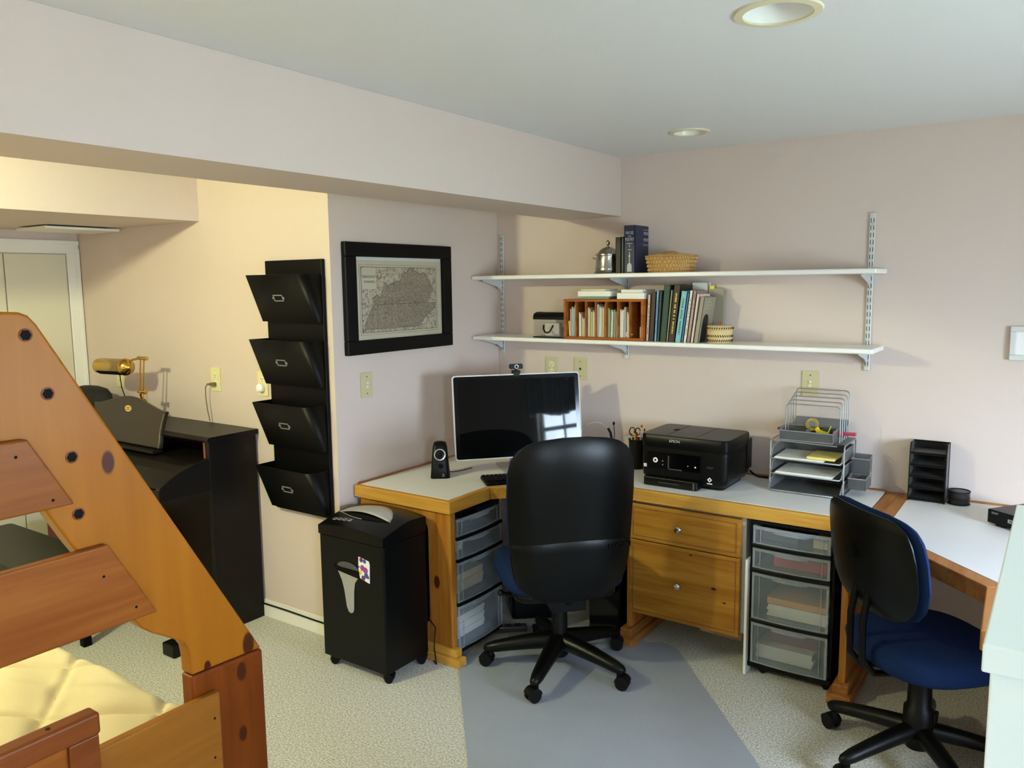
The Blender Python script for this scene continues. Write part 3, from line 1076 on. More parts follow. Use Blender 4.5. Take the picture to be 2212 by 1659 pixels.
# ================================================================== BLACK WALL FILE
wf = thing('wall_file', 'tall black wall-mounted file with four pockets', 'wall organizer', (-0.235, AY, 0.0))
put('back_board', G().box(-0.200, -0.022, 0.612, 0.200, -0.0005, 1.842), 'black_metal', wf, bevel=0.003)
for zt in (1.772, 1.467, 1.163, 0.852):
    zb_ = zt - 0.222
    def sect(y, z):
        return z
    rings = []
    for (zz, dep) in ((zb_, 0.030), (zt, 0.118)):
        pts = [(-0.198, -0.022, zz), (-0.196, -0.022 - dep, zz)]
        rr = 0.045 if zz == zt else 0.02
        for k in range(6):
            a = math.radians(-90 + 90 * k / 5)
            pts.append((0.196 - rr + rr * math.cos(a), -0.022 - dep + rr + rr * math.sin(a), zz))
        pts.append((0.196, -0.022, zz))
        rings.append(pts)
    g = G()
    g.rings(rings, 0, True, False, closed=False)
    o = put('pocket', g, 'black_metal', wf, smooth=35)
    s = o.modifiers.new('thick', 'SOLIDIFY')
    s.thickness = 0.003
    # metal label holder on the sloping front
    zc = zt - 0.108
    yc = -0.022 - (0.030 + 0.088 * (zc - zb_) / 0.222) - 0.002
    lh = G()
    tilt = Matrix.Translation((-0.015, yc, zc)) @ Matrix.Rotation(math.atan2(0.088, 0.222), 4, 'X')
    for (a, b, c, d) in ((-0.033, -0.016, 0.033, -0.012), (-0.033, 0.012, 0.033, 0.016), (-0.033, -0.016, -0.029, 0.016), (0.029, -0.016, 0.033, 0.016), (-0.040, -0.005, -0.033, 0.005), (0.033, -0.005, 0.040, 0.005)):
        lh.box(a, -0.002, b, c, 0.002, d, mx=tilt)
    put('label_holder', lh, 'wire_grey', o)

# ================================================================== SHREDDER
sh = thing('paper_shredder', 'tall black paper shredder on casters with silver lid, left of the desk', 'shredder', (0, 0, 0))
x0, x1, y0, y1 = 0.085, 0.478, -1.520, -1.245
g = G().prism(rrect(x0, y0, x1, y1, 0.008), 'z', 0.045, 0.612)
put('bin', g, 'black_shell', sh, bevel=0.003)
# domed head: front and side edges both arch upward
g = G()
NX, NY = 16, 12


def headz(u, v):
    return 0.655 + 0.028 * (1 - (2 * u - 1) ** 2) * 0.6 + 0.047 * math.sin(PI * min(1, v * 1.0) * 0.5 + 0.0) * (1 - 0.35 * max(0, v - .6) / .4)


vs, fs = [], []
for j in range(NY + 1):
    for i in range(NX + 1):
        u, v = i / NX, j / NY
        vs.append((x0 - .002 + (x1 - x0 + .004) * u, y0 - .003 + (y1 - y0 + .003) * v, headz(u, v)))
for j in range(NY):
    for i in range(NX):
        a = j * (NX + 1) + i
        fs.append((a, a + 1, a + NX + 2, a + NX + 1))
bnd = [j for j in range(NX + 1)] + [(NX + 1) * j + NX for j in range(1, NY + 1)] + [(NX + 1) * NY + i for i in range(NX - 1, -1, -1)] + [(NX + 1) * j for j in range(NY - 1, 0, -1)]
base = len(vs)
for b in bnd:
    vs.append((vs[b][0], vs[b][1], 0.616))
for k in range(len(bnd)):
    k2 = (k + 1) % len(bnd)
    fs.append((bnd[k2], bnd[k], base + k, base + k2))
fs.append(tuple(base + k for k in range(len(bnd))))
g._add(vs, fs)
hd = put('head', g, 'black_shell', sh, smooth=35)


def on_head(x, y, lift=0.001):
    return (x, y, headz((x - x0) / (x1 - x0), (y - y0) / (y1 - y0)) + lift)


g = G()
n = 18
back, front = [], []
for k in range(n + 1):
    u = k / n
    x = 0.100 + 0.325 * u
    back.append((x, -1.405 + 0.118 * math.sin(PI * u) ** 0.7 - 0.012 * u))
    front.append((x, -1.405 - 0.012 * u - 0.000 * math.sin(PI * u)))
rows = []
for r in range(5):
    f = r / 4
    rows.append([on_head(front[k][0], front[k][1] * (1 - f) + back[k][1] * f, 0.004 + 0.010 * (1 - f) * math.sin(PI * k / n)) for k in range(n + 1)])
g.rings(rows, 0, False, False, closed=False)
o = put('lid_cover', g, 'silver_paint', hd, smooth=60)
s = o.modifiers.new('thick', 'SOLIDIFY')
s.thickness = 0.004
g = G()
rows = [[on_head(0.108 + 0.315 * k / n, -1.406 - .012 * k / n - f * 0.036 * math.sin(PI * k / n), 0.0030) for k in range(n + 1)] for f in (0, 1)]
g.rings(rows, 0, False, False, closed=False)
put('feed_slot', g, 'black_matte', hd)
g = G()
pp = [on_head(0.104, -1.405, .003)] + [on_head(0.108 + 0.315 * k / n, -1.406 - .012 * k / n - 0.037 * math.sin(PI * k / n), 0.003) for k in range(n + 1)]
g.tube(pp[:12], 0.0016, 5)
put('slot_trim', g, 'silver_paint', hd)
for k in range(4):
    x = 0.138 + 0.031 * k
    p = on_head(x, -1.470, 0.001)
    bt = put('button', G().box(-0.010, -0.009, 0, 0.010, 0.009, 0.002), 'silver_paint', hd, bevel=0.002)
    bt.location = p
    bt.rotation_euler = (math.radians(16), 0, 0)
    put('button_face', G().box(-0.0065, -0.0055, 0.002, 0.0065, 0.0055, 0.0025), 'screen_grey', bt)
# tall handle window on the front
g = G()
op = []
for k in range(13):
    a = PI * k / 12
    op.append((0.262 + 0.066 * math.cos(a), 0.485 + 0.030 * math.sin(a)))
g.prism(op, 'y', y0 - .006, y0 - .001)
put('handle_window', g, 'screen_grey', sh, bevel=0.002)
g = G().prism([(0.180, 0.492), (0.196, 0.470), (0.334, 0.455), (0.334, 0.485), (0.262, 0.482)], 'y', y0 - .012, y0 - .001)
put('handle_bar', g, 'black_matte', sh, bevel=0.002)
st = [(0.200, 0.466), (0.224, 0.425), (0.236, 0.385), (0.250, 0.305)] + [(0.273 + 0.020 * math.cos(a), 0.302 - 0.020 * math.sin(a)) for a in (PI, PI * .75, PI / 2, PI * .25, 0)] + [(0.297, 0.385), (0.304, 0.425), (0.330, 0.458)]
put('level_window', G().prism(st, 'y', y0 - .004, y0 - .001), 'silver_paint', sh, bevel=0.0015)
for (cx, cy) in ((x0 + .03, y0 + .03), (x1 - .03, y0 + .03), (x1 - .03, y1 - .03), (x0 + .03, y1 - .03)):
    put('caster', caster(G(), (cx, cy, 0), 0.5, 0.019), 'black_rubber', sh, smooth=40)
st = thing('sticker', 'small white sticker with purple, blue and yellow blobs on the shredder', 'sticker', (0.364, y0 - .001, 0.497))
g = G().prism([(-0.032, 0.055), (0.028, 0.044), (0.033, 0.03), (0.030, -0.055), (-0.026, -0.040), (-0.033, -0.018), (-0.034, 0.02)], 'y', -0.0025, 0)
put('film', g, 'white_plastic', st)
mat('st_purple', (150, 60, 150), 0.4)
mat('st_blue', (30, 80, 150), 0.4)
mat('st_plum', (110, 35, 90), 0.4)
for (cx, cz, r, m) in ((-0.016, 0.043, 0.011, 'st_plum'), (0.004, 0.040, 0.010, 'st_blue'), (-0.010, 0.008, 0.014, 'st_purple'), (0.008, 0.0, 0.015, 'st_purple'), (-0.022, -0.014, 0.010, 'yellow_plastic'), (0.012, -0.022, 0.013, 'st_blue'), (0.022, -0.028, 0.008, 'st_blue'), (-0.006, -0.036, 0.012, 'st_plum'), (-0.030, 0.010, 0.004, 'st_blue')):
    put('blob', G().lathe([(r, -0.0025), (r * .9, -0.0032), (0.0005, -0.0033)], (cx, 0, cz), 10, axis='y'), m, st)


# ================================================================== PIANO AND WHAT IS BY IT
pn = thing('digital_piano', 'dark brown upright digital piano against the alcove wall', 'piano', (0, 0, 0))
PX0, PX1 = -1.98, -0.585
put('top', G().prism([(AY - .004, 0.972), (AY - .004, 0.998), (-1.600, 0.998), (-1.615, 0.990), (-1.615, 0.978), (-1.606, 0.972)], 'x', PX0 - .012, PX1 + .012), 'piano_dark', pn, bevel=0.002)
for (a, b) in ((PX1 - .028, PX1), (PX0, PX0 + .028)):
    sd_ = put('side_panel', G().box(a, -1.600, 0.0, b, AY - .012, 0.972), 'piano_dark', pn, bevel=0.002)
    prof = [(-1.60, 0.892), (-1.64, 0.889), (-1.70, 0.877), (-1.76, 0.858), (-1.82, 0.830), (-1.865, 0.803), (-1.872, 0.79), (-1.872, 0.735), (-1.60, 0.735)]
    put('cheek', G().prism(prof, 'x', a, b), 'piano_dark', sd_, bevel=0.002)
    put('toe_block', G().box(a - .01, -1.885, 0, b + .055 if b == PX1 else b + .01, -1.60, 0.062), 'piano_dark', sd_, bevel=0.006)
put('rear_board', G().box(PX0 + .03, -1.345, 0.62, PX1 - .03, -1.33, 0.970), 'dark_red', pn)
put('lower_board', G().box(PX0 + .03, -1.44, 0.12, PX1 - .03, -1.42, 0.70), 'piano_dark', pn)
lid = [(-1.36, 0.885), (-1.60, 0.882), (-1.64, 0.879), (-1.70, 0.868), (-1.76, 0.850), (-1.82, 0.822), (-1.855, 0.80), (-1.858, 0.79), (-1.60, 0.79), (-1.36, 0.79)]
put('key_lid', G().prism(lid, 'x', PX0 + .03, PX1 - .03), 'piano_dark', pn, bevel=0.002)
put('key_bed', G().box(PX0 + .03, -1.868, 0.736, PX1 - .03, -1.36, 0.788), 'piano_dark', pn, bevel=0.002)
put('divider', G().box(PX1 - .06, -1.59, 0.886, PX1 - .045, -1.36, 0.971), 'oak_dark', pn)

# music rest with an arched top
rx = -1.262
mr_ = thing('music_rest', 'dark music rest with arched top and small gold oval badge', 'music rest', (rx, -1.625, 0.886))
prof = []
for k in range(25):
    x = -0.345 + 0.69 * k / 24
    u = abs(x) / 0.345
    prof.append((x, 0.212 + 0.056 * (0.5 + 0.5 * math.cos(PI * min(1, u * 1.02))) ** 0.9))
sider = [(0.338, 0.198), (0.322, 0.15), (0.312, 0.10), (0.312, 0.05), (0.305, 0.02)]
sidel = [(-a, b) for (a, b) in sider[::-1]]
poly = prof + sider + sidel
g = G()
mx = Matrix.Rotation(math.radians(-8), 4, 'X')
n = len(poly)
v0 = [mx @ Vector((p[0], -0.010, p[1])) for p in poly]
v1 = [mx @ Vector((p[0], 0.010, p[1])) for p in poly]
g.rings([v0, v1])
pb = put('board', g, 'rest_dark', mr_, bevel=0.004, seg=3)
g = G()
ed = [mx @ Vector((p[0] - .008 * (1 if p[0] > 0 else -1), -0.0105, p[1])) for p in sider]
g.tube(ed, 0.0018, 6)
put('edge_line', g, 'nickel', pb)
bd = put('badge', G().rings([[mx @ Vector((0.005 + .030 * math.cos(a * PI / 12), yy, 0.203 + .017 * math.sin(a * PI / 12))) for a in range(24)] for yy in (-0.0135, -0.0095)]), 'brass_label', mr_)
g = G()
for (zz, w) in ((0.207, .012), (0.198, .010)):
    g.box(0.005 - w * 1.3, -0.0142, zz - .0022, 0.005 + w * 1.3, -0.0134, zz + .0022, mx=mx)
put('badge_marks', g, 'oak_dark', bd)
put('ledge', G().box(-0.31, -0.045, 0.0, 0.31, 0.012, 0.016), 'piano_dark', mr_, bevel=0.003)

# brass lamp on the piano
bl = thing('brass_lamp', 'polished brass folding-arm piano lamp on the piano top', 'lamp', (-1.305, -1.50, 0.998))
put('base', G().lathe([(0.07, 0.0), (0.07, 0.012), (0.055, 0.022), (0.015, 0.028), (0.011, 0.04), (0.001, 0.042)], (0, 0, 0), 36), 'brass', bl, smooth=40)
put('stem', G().cyl((0, 0, 0.03), (0, 0, 0.145), 0.008).tube([(0.004, 0, 0.13), (0.03, 0.0, 0.118), (0.06, 0, 0.09)], 0.005, 8), 'brass', bl, smooth=40)
put('lower_joint', G().cyl((-0.03, 0, 0.165), (0.03, 0, 0.165), 0.009).lathe([(0.001, 0.03), (0.013, 0.031), (0.013, 0.040), (0.001, 0.042)], (0, 0, 0.165), 16, axis='x').cyl((0, 0, 0.14), (0, 0, 0.165), 0.012), 'brass', bl, smooth=40)
put('arm', G().cyl((-0.018, 0, 0.165), (0.012, 0.0, 0.345), 0.0042), 'brass', bl, smooth=40)
put('arm', G().cyl((0.014, 0, 0.165), (0.044, 0.0, 0.345), 0.0042), 'brass', bl, smooth=40)
put('upper_joint', G().cyl((-0.012, 0, 0.347), (0.060, 0, 0.347), 0.009).lathe([(0.001, 0.06), (0.011, 0.061), (0.011, 0.069), (0.001, 0.071)], (0, 0, 0.347), 16, axis='x'), 'brass', bl, smooth=40)
put('neck', G().tube([(0.02, -0.0, 0.347), (-0.03, -0.02, 0.338), (-0.075, -0.035, 0.318)], 0.006, 8), 'brass', bl, smooth=40)
hx = Matrix.Translation((-0.075, -0.04, 0.298)) @ Matrix.Rotation(math.radians(8), 4, 'Z')
g = G()
seg = 26
for (xa, ra) in ():
    pass
pr = [(0.001, 0.048), (0.018, 0.045), (0.024, 0.038), (0.038, 0.030), (0.046, 0.012), (0.047, 0.0), (0.043, -0.004), (0.043, -0.19), (0.040, -0.215), (0.028, -0.232), (0.001, -0.236)]
rg = [[hx @ Vector((h, r * math.cos(k * 2 * PI / seg), r * math.sin(k * 2 * PI / seg))) for k in range(seg)] for (r, h) in pr]
g.rings(rg)
hd_ = put('shade', g, 'brass', bl, smooth=50)
g = G()
rg = [[hx @ Vector((h, r * math.cos(k * 2 * PI / seg), r * math.sin(k * 2 * PI / seg) - .004)) for k in range(seg)] for (r, h) in [(0.001, -0.20), (0.041, -0.19), (0.041, -0.02), (0.001, -.01)]]
g.rings(rg)
put('shade_lining', g, 'black_matte', hd_, smooth=50)
put('cord', G().tube([(-0.135, -0.04, 0.262), (-0.142, -0.03, 0.18), (-0.135, -0.01, 0.10), (-0.12, 0.02, 0.003)], 0.003, 6), 'black_rubber', bl, smooth=60)

o = put('shoulder_bag', G().rings([[(0.19 * s * math.cos(a * PI / 14), 0.07 * s * math.sin(a * PI / 14), z) for a in range(28)] for (z, s) in ((0, .8), (0.01, .97), (0.06, 1.0), (0.11, .96), (0.14, .78), (0.152, .45), (0.155, .05))]), 'bag_black', None, smooth=60)
o.location = (-1.90, -1.46, 0.998)
tag(o, 'rounded black bag on the left end of the piano top', 'bag')

bn = thing('piano_bench', 'dark olive padded piano bench seen through the bunk bed boards', 'bench', (-1.38, -2.17, 0))
put('seat', G().prism(rrect(-0.40, -0.17, 0.40, 0.17, 0.03), 'z', 0.42, 0.485), 'olive_vinyl', bn, bevel=0.015, seg=3)
put('apron', G().box(-0.37, -0.15, 0.34, 0.37, 0.15, 0.42), 'olive_vinyl', bn)
for (sx, sy) in ((-1, -1), (1, -1), (1, 1), (-1, 1)):
    put('leg', G().box(sx * .355 - .02, sy * .135 - .02, 0, sx * .355 + .02, sy * .135 + .02, 0.34), 'black_matte', bn, bevel=0.003)
slab('storage_box', 'dark red box on the floor under the piano', 'box', (-1.72, -1.63, 0), 0.40, 0.26, 0.42, 'dark_red')

# ================================================================== BUNK BED
BX = 1.30


def nearer(y, z, x):
    """same sight position moved to plane x (measured positions were taken on x=1.30)"""
    k = (2.8003 - x) / (2.8003 - BX)
    return (-3.8994 + (y + 3.8994) * k, 1.7153 + (z - 1.7153) * k)


bed = thing('bunk_bed', 'orange pine bunk bed end with slanted bolted side rail, lower left foreground', 'bed', (0, 0, 0))
YM = -3.555


def mir(poly):
    return [(2 * YM - y, z) for (y, z) in poly]


slant = [(-3.253, 1.6785), (-3.235, 1.677), (-3.221, 1.671), (-3.208, 1.655), (-2.773, 0.882), (-2.953, 0.890), (-2.954, 0.930), (-2.957, 0.952), (-2.966, 0.968), (-2.985, 0.983),
         (-3.010, 1.000), (-3.035, 1.016), (-3.055, 1.034), (-3.071, 1.057), (-3.18, 1.242), (-3.217, 1.312), (-3.43, 1.6785)]
for (pl_, nm) in ((slant, 'a'), (mir(slant), 'b')):
    put('slanted_rail', G().prism(pl_, 'x', BX - 0.040, BX), 'bunk_slant', bed, bevel=0.005, seg=3)
for sgn in (0, 1):
    a = [(-2.953, 0.0), (-2.768, 0.0), (-2.770, 0.879), (-2.953, 0.887)]
    put('post', G().prism(a if not sgn else mir(a), 'x', BX - 0.042, BX), 'bunk_post', bed, bevel=0.006, seg=3)
xb = BX + 0.022
b1 = [nearer(-3.240, 1.453, xb), nearer(-3.167, 1.3185, xb)]
b2 = [nearer(-3.111, 1.225, xb), nearer(-3.019, 1.057, xb)]
for (p, q) in (b1, b2):
    put('cross_board', G().prism([p, q, (2 * YM - q[0], q[1]), (2 * YM - p[0], p[1])], 'x', BX + .0005, xb), 'bunk_board', bed, bevel=0.004, seg=3)
q = nearer(-2.888, 0.826, xb)
put('lower_board', G().box(BX + .0005, 2 * YM - q[0], 0.56, xb, q[0], q[1]), 'bunk_low', bed, bevel=0.005, seg=3)
for (y, z) in [(-3.229, 1.637), (-3.200, 1.530), (-3.167, 1.408), (-3.163, 1.299)]:
    g = G()
    g.lathe([(0.0118, 0.0002), (0.0118, 0.0010), (0.0100, 0.0012)], (BX, y, z), 24, axis='x')
    bt = put('bolt_hole', g, 'bunk_post', bed)
    put('bolt', G().lathe([(0.0098, 0.0013), (0.0085, 0.0022), (0.0005, 0.0023)], (BX, y, z), 6, axis='x'), 'black_matte', bt)
for (y, z) in [(-3.262, 1.425), (-3.206, 1.335), (-3.125, 1.165), (-3.065, 1.083), (-2.905, 0.77), (-2.91, 0.68)]:
    p = nearer(y, z, xb)
    put('screw_hole', G().lathe([(0.0028, 0.0002), (0.0025, 0.0008)], (xb, p[0], p[1]), 10, axis='x'), 'black_matte', bed)
put('side_rail', G().box(-0.62, -2.815, 0.38, BX - 0.042, -2.790, 0.52), 'bunk_board', bed, bevel=0.003)
put('side_rail', G().box(-0.62, 2 * YM + 2.790, 0.38, BX - 0.042, 2 * YM + 2.815, 0.52), 'bunk_board', bed, bevel=0.003)
put('slat_deck', G().box(-0.60, -4.29, 0.46, BX - 0.045, -2.815, 0.475), 'bunk_board', bed)
for sy in (-2.80, 2 * YM + 2.80):
    put('far_post', G().box(-0.66, sy - .06, 0, -0.62, sy + .06, 0.60), 'bunk_post', bed)

# quilted mattress
g = G()
NX, NY = 260, 200
mx0, mx1, my0, my1 = -0.60, 1.235, -4.27, -2.815
rnd = random.Random(3)
ph = [(rnd.uniform(5, 14), rnd.uniform(5, 22), rnd.uniform(0, 6)) for _ in range(6)]


def quilt(x, y):
    s = 0.34
    u = (x * 0.80 + y) / s
    v = (x * 0.80 - y) / s
    du = abs(u - round(u)) * 2
    dv = abs(v - round(v)) * 2
    d = min(1, min(du, dv) / 0.24)
    h = 0.022 * (1 - (1 - d) ** 2.4)
    # slack wrinkles running across the cells
    w = 0
    for (a, b, c) in ph:
        w += math.sin(a * x * 1.3 + b * y * 1.6 + c)
    h += 0.0026 * w * d
    w2 = math.sin(26 * (x * 0.5 - y) + 3 * math.sin(4 * x)) * max(0, math.sin(3.1 * x + 1.3 * y + 0.4))
    w3 = math.sin(38 * (x * 0.75 - y * .8) + 4 * math.sin(3 * x + 2 * y)) * max(0, math.sin(7 * x - 5 * y))
    return h + 0.010 * w2 * d + 0.009 * w3 * d


vs, fs = [], []
for j in range(NY + 1):
    for i in range(NX + 1):
        x = mx0 + (mx1 - mx0) * i / NX
        y = my0 + (my1 - my0) * j / NY
        e = min(1, min(x - mx0, mx1 - x, y - my0, my1 - y) / 0.06)
        drop = 0.05 * (1 - math.sqrt(max(0, 1 - (1 - e) ** 2)))
        vs.append((x, y, 0.692 + quilt(x, y) * min(1, e + .2) - drop))
for j in range(NY):
    for i in range(NX):
        a = j * (NX + 1) + i
        fs.append((a, a + 1, a + NX + 2, a + NX + 1))
bnd = [i for i in range(NX + 1)] + [(NX + 1) * j + NX for j in range(1, NY + 1)] + [(NX + 1) * NY + i for i in range(NX - 1, -1, -1)] + [(NX + 1) * j for j in range(NY - 1, 0, -1)]
b0 = len(vs)
for b in bnd:
    vs.append((vs[b][0], vs[b][1], 0.476))
m_ = len(bnd)
for k in range(m_):
    fs.append((bnd[(k + 1) % m_], bnd[k], b0 + k, b0 + (k + 1) % m_))
fs.append(tuple(b0 + k for k in range(m_)))
g._add(vs, fs)
tag(put('mattress', g, 'quilt_cream', smooth=60), 'cream quilted mattress pad on the lower bunk', 'mattress')

# reddish framed panel nearest the camera
fp = thing('bed_guard_panel', 'reddish pine framed panel standing before the bunk bed, bottom left corner', 'panel', (0, 0, 0))
xa, xb2 = 1.365, 1.402
put('top_rail', G().box(xa, -3.95, 0.915, xb2, -3.203, 0.957), 'bunk_red', fp, bevel=0.006, seg=3)
put('stile', G().box(xa + .003, -3.260, 0.0, xb2 - .003, -3.206, 0.915), 'bunk_red', fp, bevel=0.003)
put('stile', G().box(xa + .003, -3.947, 0.0, xb2 - .003, -3.89, 0.915), 'bunk_red', fp, bevel=0.003)
put('inset_panel', G().box(xa + .012, -3.89, 0.30, xb2 - .012, -3.26, 0.915), 'bunk_board', fp)
put('hole', G().lathe([(0.004, 0.0), (0.004, 0.001)], (1.383, -3.285, 0.957), 12), 'black_matte', fp)

# ================================================================== FLOOR MAT
u = Vector((-0.655, 0.755, 0))
v = Vector((0.755, 0.655, 0))
c0 = Vector((0.545, -1.120, 0))           # far left corner by the panel foot
W_, L_ = 1.03, 1.45


def ml(a, b):
    p = c0 + v * a - u * b
    return (p.x, p.y)


mp_ = []
for (ca, cb, a0) in ((0.06, 0.06, 180), (0.06, L_ - .06, 90), (W_ - 0.06, L_ - .06, 0)):
    for k in range(5):
        a = math.radians(a0 - 90 * k / 4)
        mp_.append(ml(ca + .06 * math.cos(a), cb + .06 * math.sin(a) if a0 != 180 else cb - .06 * math.sin(a)))
mp_ = [ml(0.0, 0.06), ml(0.0, L_)] + [ml(W_, L_), ml(W_, 0.10), ml(W_ - .01, 0.06), ml(W_ - .05, 0.01), ml(W_ - .12, 0.0), ml(W_ - 0.16, -0.03), ml(W_ - 0.20, -0.22), ml(W_ - .23, -.27), ml(0.30, -0.27), ml(0.26, -0.22), ml(0.24, -0.04), ml(0.20, 0.0), ml(0.05, 0.0), ml(0.015, 0.015)]
o = put('chair_mat', G().prism(mp_, 'z', 0.0005, 0.0035), 'mat_vinyl')
tag(o, 'blue-grey vinyl chair mat under the black office chair', 'chair mat')

# ================================================================== CHAIRS
def lerp_table(tb, z):
    for i in range(len(tb) - 1):
        if tb[i][0] <= z <= tb[i + 1][0]:
            t = (z - tb[i][0]) / (tb[i + 1][0] - tb[i][0])
            t = t
            return tb[i][1] + (tb[i + 1][1] - tb[i][1]) * t
    return tb[0][1] if z < tb[0][0] else tb[-1][1]


def back_mesh(wt, yc, t0, t1, rows, zr, curv, n=22):
    """rows of closed loops between rear offset t0 and front offset t1"""
    rings = []
    z0, z1 = zr
    for r in range(rows + 1):
        s = r / rows
        s = 0.5 - 0.5 * math.cos(PI * s)
        z = z0 + (z1 - z0) * s
        w = lerp_table(wt, z)
        ev = 1 - abs(2 * s - 1) ** 5
        loop = []
        for k in range(n + 1):
            uu = -1 + 2 * k / n
            uu = math.sin(uu * PI / 2)
            e = (1 - abs(uu) ** 4) * ev
            x = w * uu
            loop.append((x, yc(z) + curv * x * x - t0 * e - .004, z))
        for k in range(n + 1):
            uu = 1 - 2 * k / n
            uu = math.sin(uu * PI / 2)
            e = (1 - abs(uu) ** 4) * ev
            x = w * uu
            loop.append((x, yc(z) + curv * x * x + t1 * e, z))
        rings.append(loop)
    return rings


def star_base(t, angles, R_, hub_z, arm_z, rz, zfloor, m='black_shell', cr=0.027, arm_r=(0.030, 0.019)):
    g = G().lathe([(0.001, hub_z + .045), (0.040, hub_z + .045), (0.050, hub_z + .02), (0.052, hub_z - .02), (0.040, hub_z - .05), (0.001, hub_z - .05)], (0, 0, 0), 28)
    put('hub', g, m, t, smooth=50)
    for a in angles:
        a = math.radians(a) - rz
        ca, sa = math.cos(a), math.sin(a)
        rg = []
        for k in range(9):
            f = k / 8
            rad = arm_r[0] + (arm_r[1] - arm_r[0]) * f
            d = 0.02 + (R_ - 0.02) * f
            z = hub_z + 0.015 + (arm_z - hub_z - .015) * f ** 1.3
            hh = rad * (0.95 if f < 1 else 0.8)
            ring = []
            for q in range(14):
                b = 2 * PI * q / 14
                lx = rad * math.cos(b) * (1 if f < 1 else .8)
                lz = hh * math.sin(b)
                ring.append((ca * d - sa * lx, sa * d + ca * lx, z + lz))
            rg.append(ring)
        d = R_ + 0.012
        rg.append([(ca * d - sa * arm_r[1] * .4 * math.cos(2 * PI * q / 14), sa * d + ca * arm_r[1] * .4 * math.cos(2 * PI * q / 14), arm_z + .4 * arm_r[1] * math.sin(2 * PI * q / 14)) for q in range(14)])
        arm = put('base_arm', G().rings(rg), m, t, smooth=60)
        g = caster(G(), (ca * (R_ - .012), sa * (R_ - .012), zfloor), a + random.uniform(-0.9, 0.9), cr)
        put('caster', g, 'black_rubber', t, smooth=40)


R1 = math.radians(47)
oc = thing('office_chair', 'large black-backed office chair with blue seat at the monitor', 'chair', (1.008, -0.965, 0), R1)
wt = [(0.383, 0.06), (0.392, 0.12), (0.415, 0.180), (0.45, 0.218), (0.50, 0.244), (0.58, 0.259), (0.70, 0.266), (0.85, 0.272), (0.95, 0.270), (1.01, 0.256), (1.05, 0.228), (1.075, 0.19), (1.09, 0.14), (1.10, 0.05)]


def ycb(z):
    return -0.215 - 0.05 * (z - 0.55) - 0.05 * max(0, (z - .7)) ** 1.3 + 0.10 * max(0, 0.55 - z)


put('back_shell', G().rings(back_mesh(wt, ycb, 0.036, 0.0, 40, (0.383, 1.10), 0.55)), 'black_shell', oc, smooth=60)
put('back_cushion', G().rings(back_mesh([(z, w + .003) for z, w in wt], lambda z: ycb(z) + .006, 0.0, 0.065, 40, (0.40, 1.1005), 0.55)), 'blue_fabric', oc, smooth=60)
# lower cover of the shell, ending in a soft seam line


def rear(x, z, lift):
    w = lerp_table(wt, z)
    uu = max(-1, min(1, x / w))
    s = (z - 0.383) / 0.717
    e = (1 - abs(uu) ** 4) * (1 - abs(2 * s - 1) ** 5)
    return (x, ycb(z) + 0.55 * x * x - 0.036 * e - .004 - lift, z)


rows = []
for r in range(15):
    z0 = 0.395 + (0.650 - 0.395) * r / 14
    rr = []
    for k in range(25):
        uu = math.sin((-1 + 2 * k / 24) * PI / 2) * 0.995
        zz = z0
        if r >= 10:
            zz = z0 + (r - 10) / 4 * (0.022 * (1 - (uu) ** 2) - .005)
        w = lerp_table(wt, zz)
        lift = 0.007 if 0 < k < 24 and r < 14 else 0.0
        rr.append(rear(w * uu, zz, lift))
    rows.append(rr)
put('lower_cover', G().rings(rows, 0, False, False, closed=False), 'black_shell', oc, smooth=60)
p = rear(0.205, 0.632, 0.010)
hl = text('lettering', 'HON', 0.030, (p[0] - .012, p[1] - .012, p[2]), (PI / 2, 0, math.radians(11)), 'black_matte', oc, 0.004, sx=1.6)
# seat
g = G()
rg = []
for (s, z) in ((0.55, 0.400), (0.92, 0.408), (1.0, 0.43), (1.02, 0.462), (1.0, 0.492), (0.93, 0.510), (0.6, 0.515), (0.05, 0.512)):
    ring = []
    for k in range(36):
        a = 2 * PI * k / 36
        c, s_ = math.cos(a), math.sin(a)
        x = 0.265 * s * math.copysign(abs(c) ** 0.55, c)
        y = 0.245 * s * math.copysign(abs(s_) ** 0.55, s_)
        zz = z - (0.035 * max(0, (y - 0.12) / 0.13) ** 2 if y > .12 else 0) + 0.012 * (x / .265) ** 2 * (1 if z > .5 else 0)
        ring.append((x, y + 0.035, zz))
    rg.append(ring)
put('seat', G().rings(rg), 'blue_fabric', oc, smooth=70)
put('seat_pan', G().prism(rrect(-0.225, -0.17, 0.225, 0.24, 0.08), 'z', 0.375, 0.408), 'black_shell', oc, bevel=0.008)
put('mechanism', G().box(-0.075, -0.16, 0.325, 0.075, 0.10, 0.378).tube([(0, -0.12, 0.352), (0, -0.16, 0.38), (0, -0.175, 0.44), (0, -0.185, 0.52)], 0.022, 10), 'black_shell', oc, bevel=0.006)
put('lever', G().tube([(-0.07, 0.02, 0.355), (-0.22, 0.03, 0.350), (-0.255, 0.02, 0.365)], 0.009, 8).sphere((-0.262, 0.02, 0.367), 0.015), 'black_plastic', oc, smooth=60)
put('column', G().lathe([(0.001, 0.14), (0.037, 0.14), (0.034, 0.31), (0.028, 0.33), (0.001, 0.33)], (0, 0, 0), 26).lathe([(0.001, 0.058), (0.030, 0.058), (0.030, 0.14), (0.001, 0.14)], (0, 0, 0), 26), 'black_shell', oc, smooth=50)
star_base(oc, (211, 283, 355, 67, 139), 0.330, 0.118, 0.088, R1, 0.0035, 'black_shell', 0.029, (0.044, 0.026))

